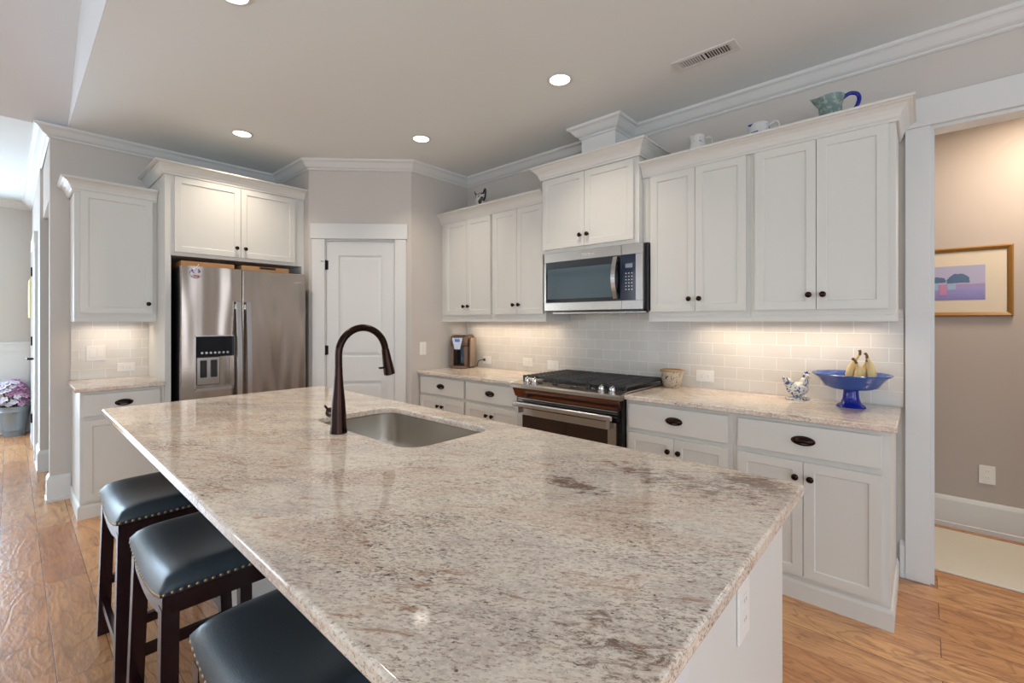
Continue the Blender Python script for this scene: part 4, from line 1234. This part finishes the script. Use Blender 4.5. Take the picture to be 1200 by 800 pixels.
# under-cabinet strip lights
UC = (1.0, 0.80, 0.60)
def undercab(label, loc, rot, L, power):
    t = thing('under_cabinet_light', label, 'light strip', loc, rot)
    b = B(); b.box(-L / 2, L / 2, -0.02, 0.02, -0.010, -0.0005, 0.002); b.build('housing', M['outlet'], t)
    d = bpy.data.lights.new('strip_lamp', 'AREA'); d.shape = 'RECTANGLE'; d.size = L * 0.96; d.size_y = 0.03; d.energy = power; d.color = UC; d.spread = math.radians(138)
    lo = bpy.data.objects.new('strip_lamp', d); C.objects.link(lo); lo.parent = t; lo.location = (0, 0, -0.0115)
undercab('slim light strip under the upper cabinets left of the microwave', (2.05, -0.13, 1.408), 0, 1.15, 1.7)
undercab('slim light strip under the upper cabinets right of the microwave', (4.28, -0.13, 1.408), 0, 1.0, 1.7)
undercab('slim light strip under the single-door cabinet left of the refrigerator', (0.13, -2.68, 1.408), R90, 0.36, 0.6)

# ------------------------------------------------------------------ back hall
t = thing('framed_print', 'gilt framed pale landscape print on the back hall wall', 'picture', (5.02, 0.999, 1.635))
pw, ph = 0.345, 0.227      # half sizes
b = B(); b.sweep([(-pw, -ph), (pw, -ph), (pw, ph), (-pw, ph)], [(0, 0), (0, 0.018), (-0.008, 0.026), (-0.020, 0.020), (-0.027, 0.014), (-0.027, 0)], closed=True)
for v in b.bm.verts: v.co = Vector((v.co.x, -v.co.z, v.co.y))
b.build('frame', M['gold'], t)
b = B(); b.box(-pw + 0.020, pw - 0.020, -0.010, -0.001, -ph + 0.020, ph - 0.020); b.build('mat', M['mat'], t)
pr = N('print_sky_water')
spz = pr.n('ShaderNodeSeparateXYZ'); pr.inp(spz, 0, pr.coord())
zc_ = pr.math('ADD', spz.outputs[2], pr.math('MULTIPLY', pr.noise(pr.coord((3, 1, 16)), 4, 3), 0.02))
colp = pr.ramp(pr.math('MULTIPLY_ADD', zc_, 4.0), [(0.0, srgb(120, 116, 176)), (0.38, srgb(150, 146, 200)), (0.47, srgb(160, 140, 180)), (0.50, srgb(176, 172, 204)), (1.0, srgb(170, 172, 200))])
pr.t.nodes[[n.name for n in pr.t.nodes if n.type == 'MATH'][-1]].inputs[2].default_value = 0.5
pr.p(Base_Color=colp, Roughness=0.5)
b = B(); b.box(-0.185, 0.222, -0.0115, -0.0101, -0.118, 0.108); b.build('print', pr.m, t)
b = B()
def blotch(cx, cz, rx, rz, s):
    rnd = random.Random(s); n = 26
    pts = [(cx + rx * math.cos(2 * PI * i / n) * (1 + rnd.uniform(-.12, .12)), cz + max(-0.35 * rz, rz * math.sin(2 * PI * i / n)) * (1 + rnd.uniform(-.1, .1))) for i in range(n)]
    b.prism(pts, -0.0125 - s * 0.0001, -0.0116, 'Y')
blotch(0.100, 0.012, 0.052, 0.045, 3); blotch(0.000, 0.010, 0.040, 0.028, 4); blotch(0.070, 0.005, 0.03, 0.03, 5)
b.build('painted_trees', simple('slate_blue_ink', srgb(84, 110, 146), 0.6), t)
b = B(); b.box(0.006, 0.040, -0.0128, -0.0118, -0.085, -0.012); b.box(-0.10, -0.05, -0.0125, -0.0116, -0.05, 0.00); b.build('painted_house', simple('rose_ink', srgb(190, 132, 170), 0.6), t)
b = B(); b.box(0.045, 0.085, -0.0128, -0.0118, -0.05, -0.002); b.box(-0.04, 0.0, -0.0125, -0.0116, -0.05, 0.0); b.build('painted_wall', simple('pale_blue_ink', srgb(150, 176, 206), 0.6), t)
b = B(); b.box(3.7 + 0.4, 6.6, 0.195, 0.895, 0.0005, 0.012, 0.003); tag(b.build('hall_rug', M['carpet']), 'cream rug on the floor of the back hall', 'rug')

# ------------------------------------------------------------------ left hall
t = thing('framed_picture', 'yellow gilt picture frame seen edge-on beside the hall door at far left', 'picture', (-2.78, -3.0515, 1.64), 0)
b = B(); b.box(-0.27, 0.27, -0.035, 0, -0.22, 0.22, 0.004); b.build('frame', N('pale_gilt').p(Base_Color=srgb(206, 190, 96), Roughness=0.4).m, t)
b = B(); b.box(-0.23, 0.23, -0.037, -0.0345, -0.18, 0.18); b.build('picture_sheet', M['mat'], t)

t = thing('flower_bucket', 'galvanised metal bucket standing on the hall floor under pink flowers', 'bucket', (-3.215, -3.20, 0.0))
b = B(); b.lathe([(0, 0.01), (0.088, 0.01), (0.090, 0), (0.094, 0.004), (0.096, 0.04), (0.1005, 0.070), (0.103, 0.074), (0.102, 0.080), (0.132, 0.292), (0.135, 0.296), (0.134, 0.302), (0.139, 0.345), (0.143, 0.350), (0.143, 0.358), (0.137, 0.356), (0.092, 0.03), (0, 0.03)], seg=36)
b.build('bucket_wall', M['galv'], t)
for s_ in (-1, 1):
    b = B(); b.tube([(s_ * 0.126, -0.02, 0.30), (s_ * 0.150, -0.03, 0.27), (s_ * 0.150, 0.03, 0.27), (s_ * 0.126, 0.02, 0.30)], 0.004, 8); b.build('side_handle', M['galv'], t)
t = thing('flower_bouquet', 'dense bouquet of pink and white blossoms standing in the metal bucket', 'flowers', (-3.215, -3.20, 0.05))
rnd = random.Random(3)
st_b = B()
for i in range(14):
    a = rnd.uniform(0, 2 * PI); r = rnd.uniform(0.0, 0.08)
    st_b.tube([(r * 0.5 * math.cos(a), r * 0.5 * math.sin(a), 0.0), (r * math.cos(a), r * math.sin(a), 0.30), (1.8 * r * math.cos(a), 1.8 * r * math.sin(a), 0.48)], 0.004, 5)
st_b.build('stalks', M['stalk'], t)
for i in range(98):
    a = i * 2.39996; rr = 0.215 * math.sqrt((min(i, 83) + 0.5) / 84) if i < 84 else 0.16 + 0.03 * (i % 2); hgt = 0.315 + 0.29 * math.sqrt(max(0, 1 - (rr / 0.222) ** 2)) + rnd.uniform(-0.02, 0.02)
    if i >= 84: a = (i - 84) * 0.24 - 1.7; hgt = 0.330 + 0.035 * (i % 3)
    cx_, cy_, cz_ = rr * math.cos(a) * 0.62, rr * math.sin(a) * (0.62 if math.sin(a) > 0 else 1.0), hgt
    b = B(); R0 = rnd.uniform(0.030, 0.040)
    tilt = Matrix.Rotation(rr * 4.5, 4, Vector((-math.sin(a), math.cos(a), 0)))
    for k_ in range(5):
        ang = 2 * PI * k_ / 5 + a
        m = Matrix.Translation((cx_, cy_, cz_)) @ tilt @ Matrix.Rotation(ang, 4, 'Z') @ Matrix.Translation((R0 * 0.55, 0, 0.004)) @ Matrix.Rotation(-0.4, 4, 'Y') @ Matrix.Diagonal((R0 * 0.6, R0 * 0.42, R0 * 0.16, 1))
        bm2 = bmesh.new(); bmesh.ops.create_uvsphere(bm2, u_segments=8, v_segments=5, radius=1); b.add(bm2, m)
    bm2 = bmesh.new(); bmesh.ops.create_uvsphere(bm2, u_segments=6, v_segments=4, radius=R0 * 0.25); b.add(bm2, Matrix.Translation((cx_, cy_, cz_ + 0.006)))
    b.smooth = True
    left = cy_ < 0.02 + 0.06 * math.sin(i)
    mt = M['flower_white'] if (left and cz_ < 0.60) else (M['flower_mauve'] if rnd.random() < 0.35 else M['flower_pink'])
    b.build('blossom', mt, t)
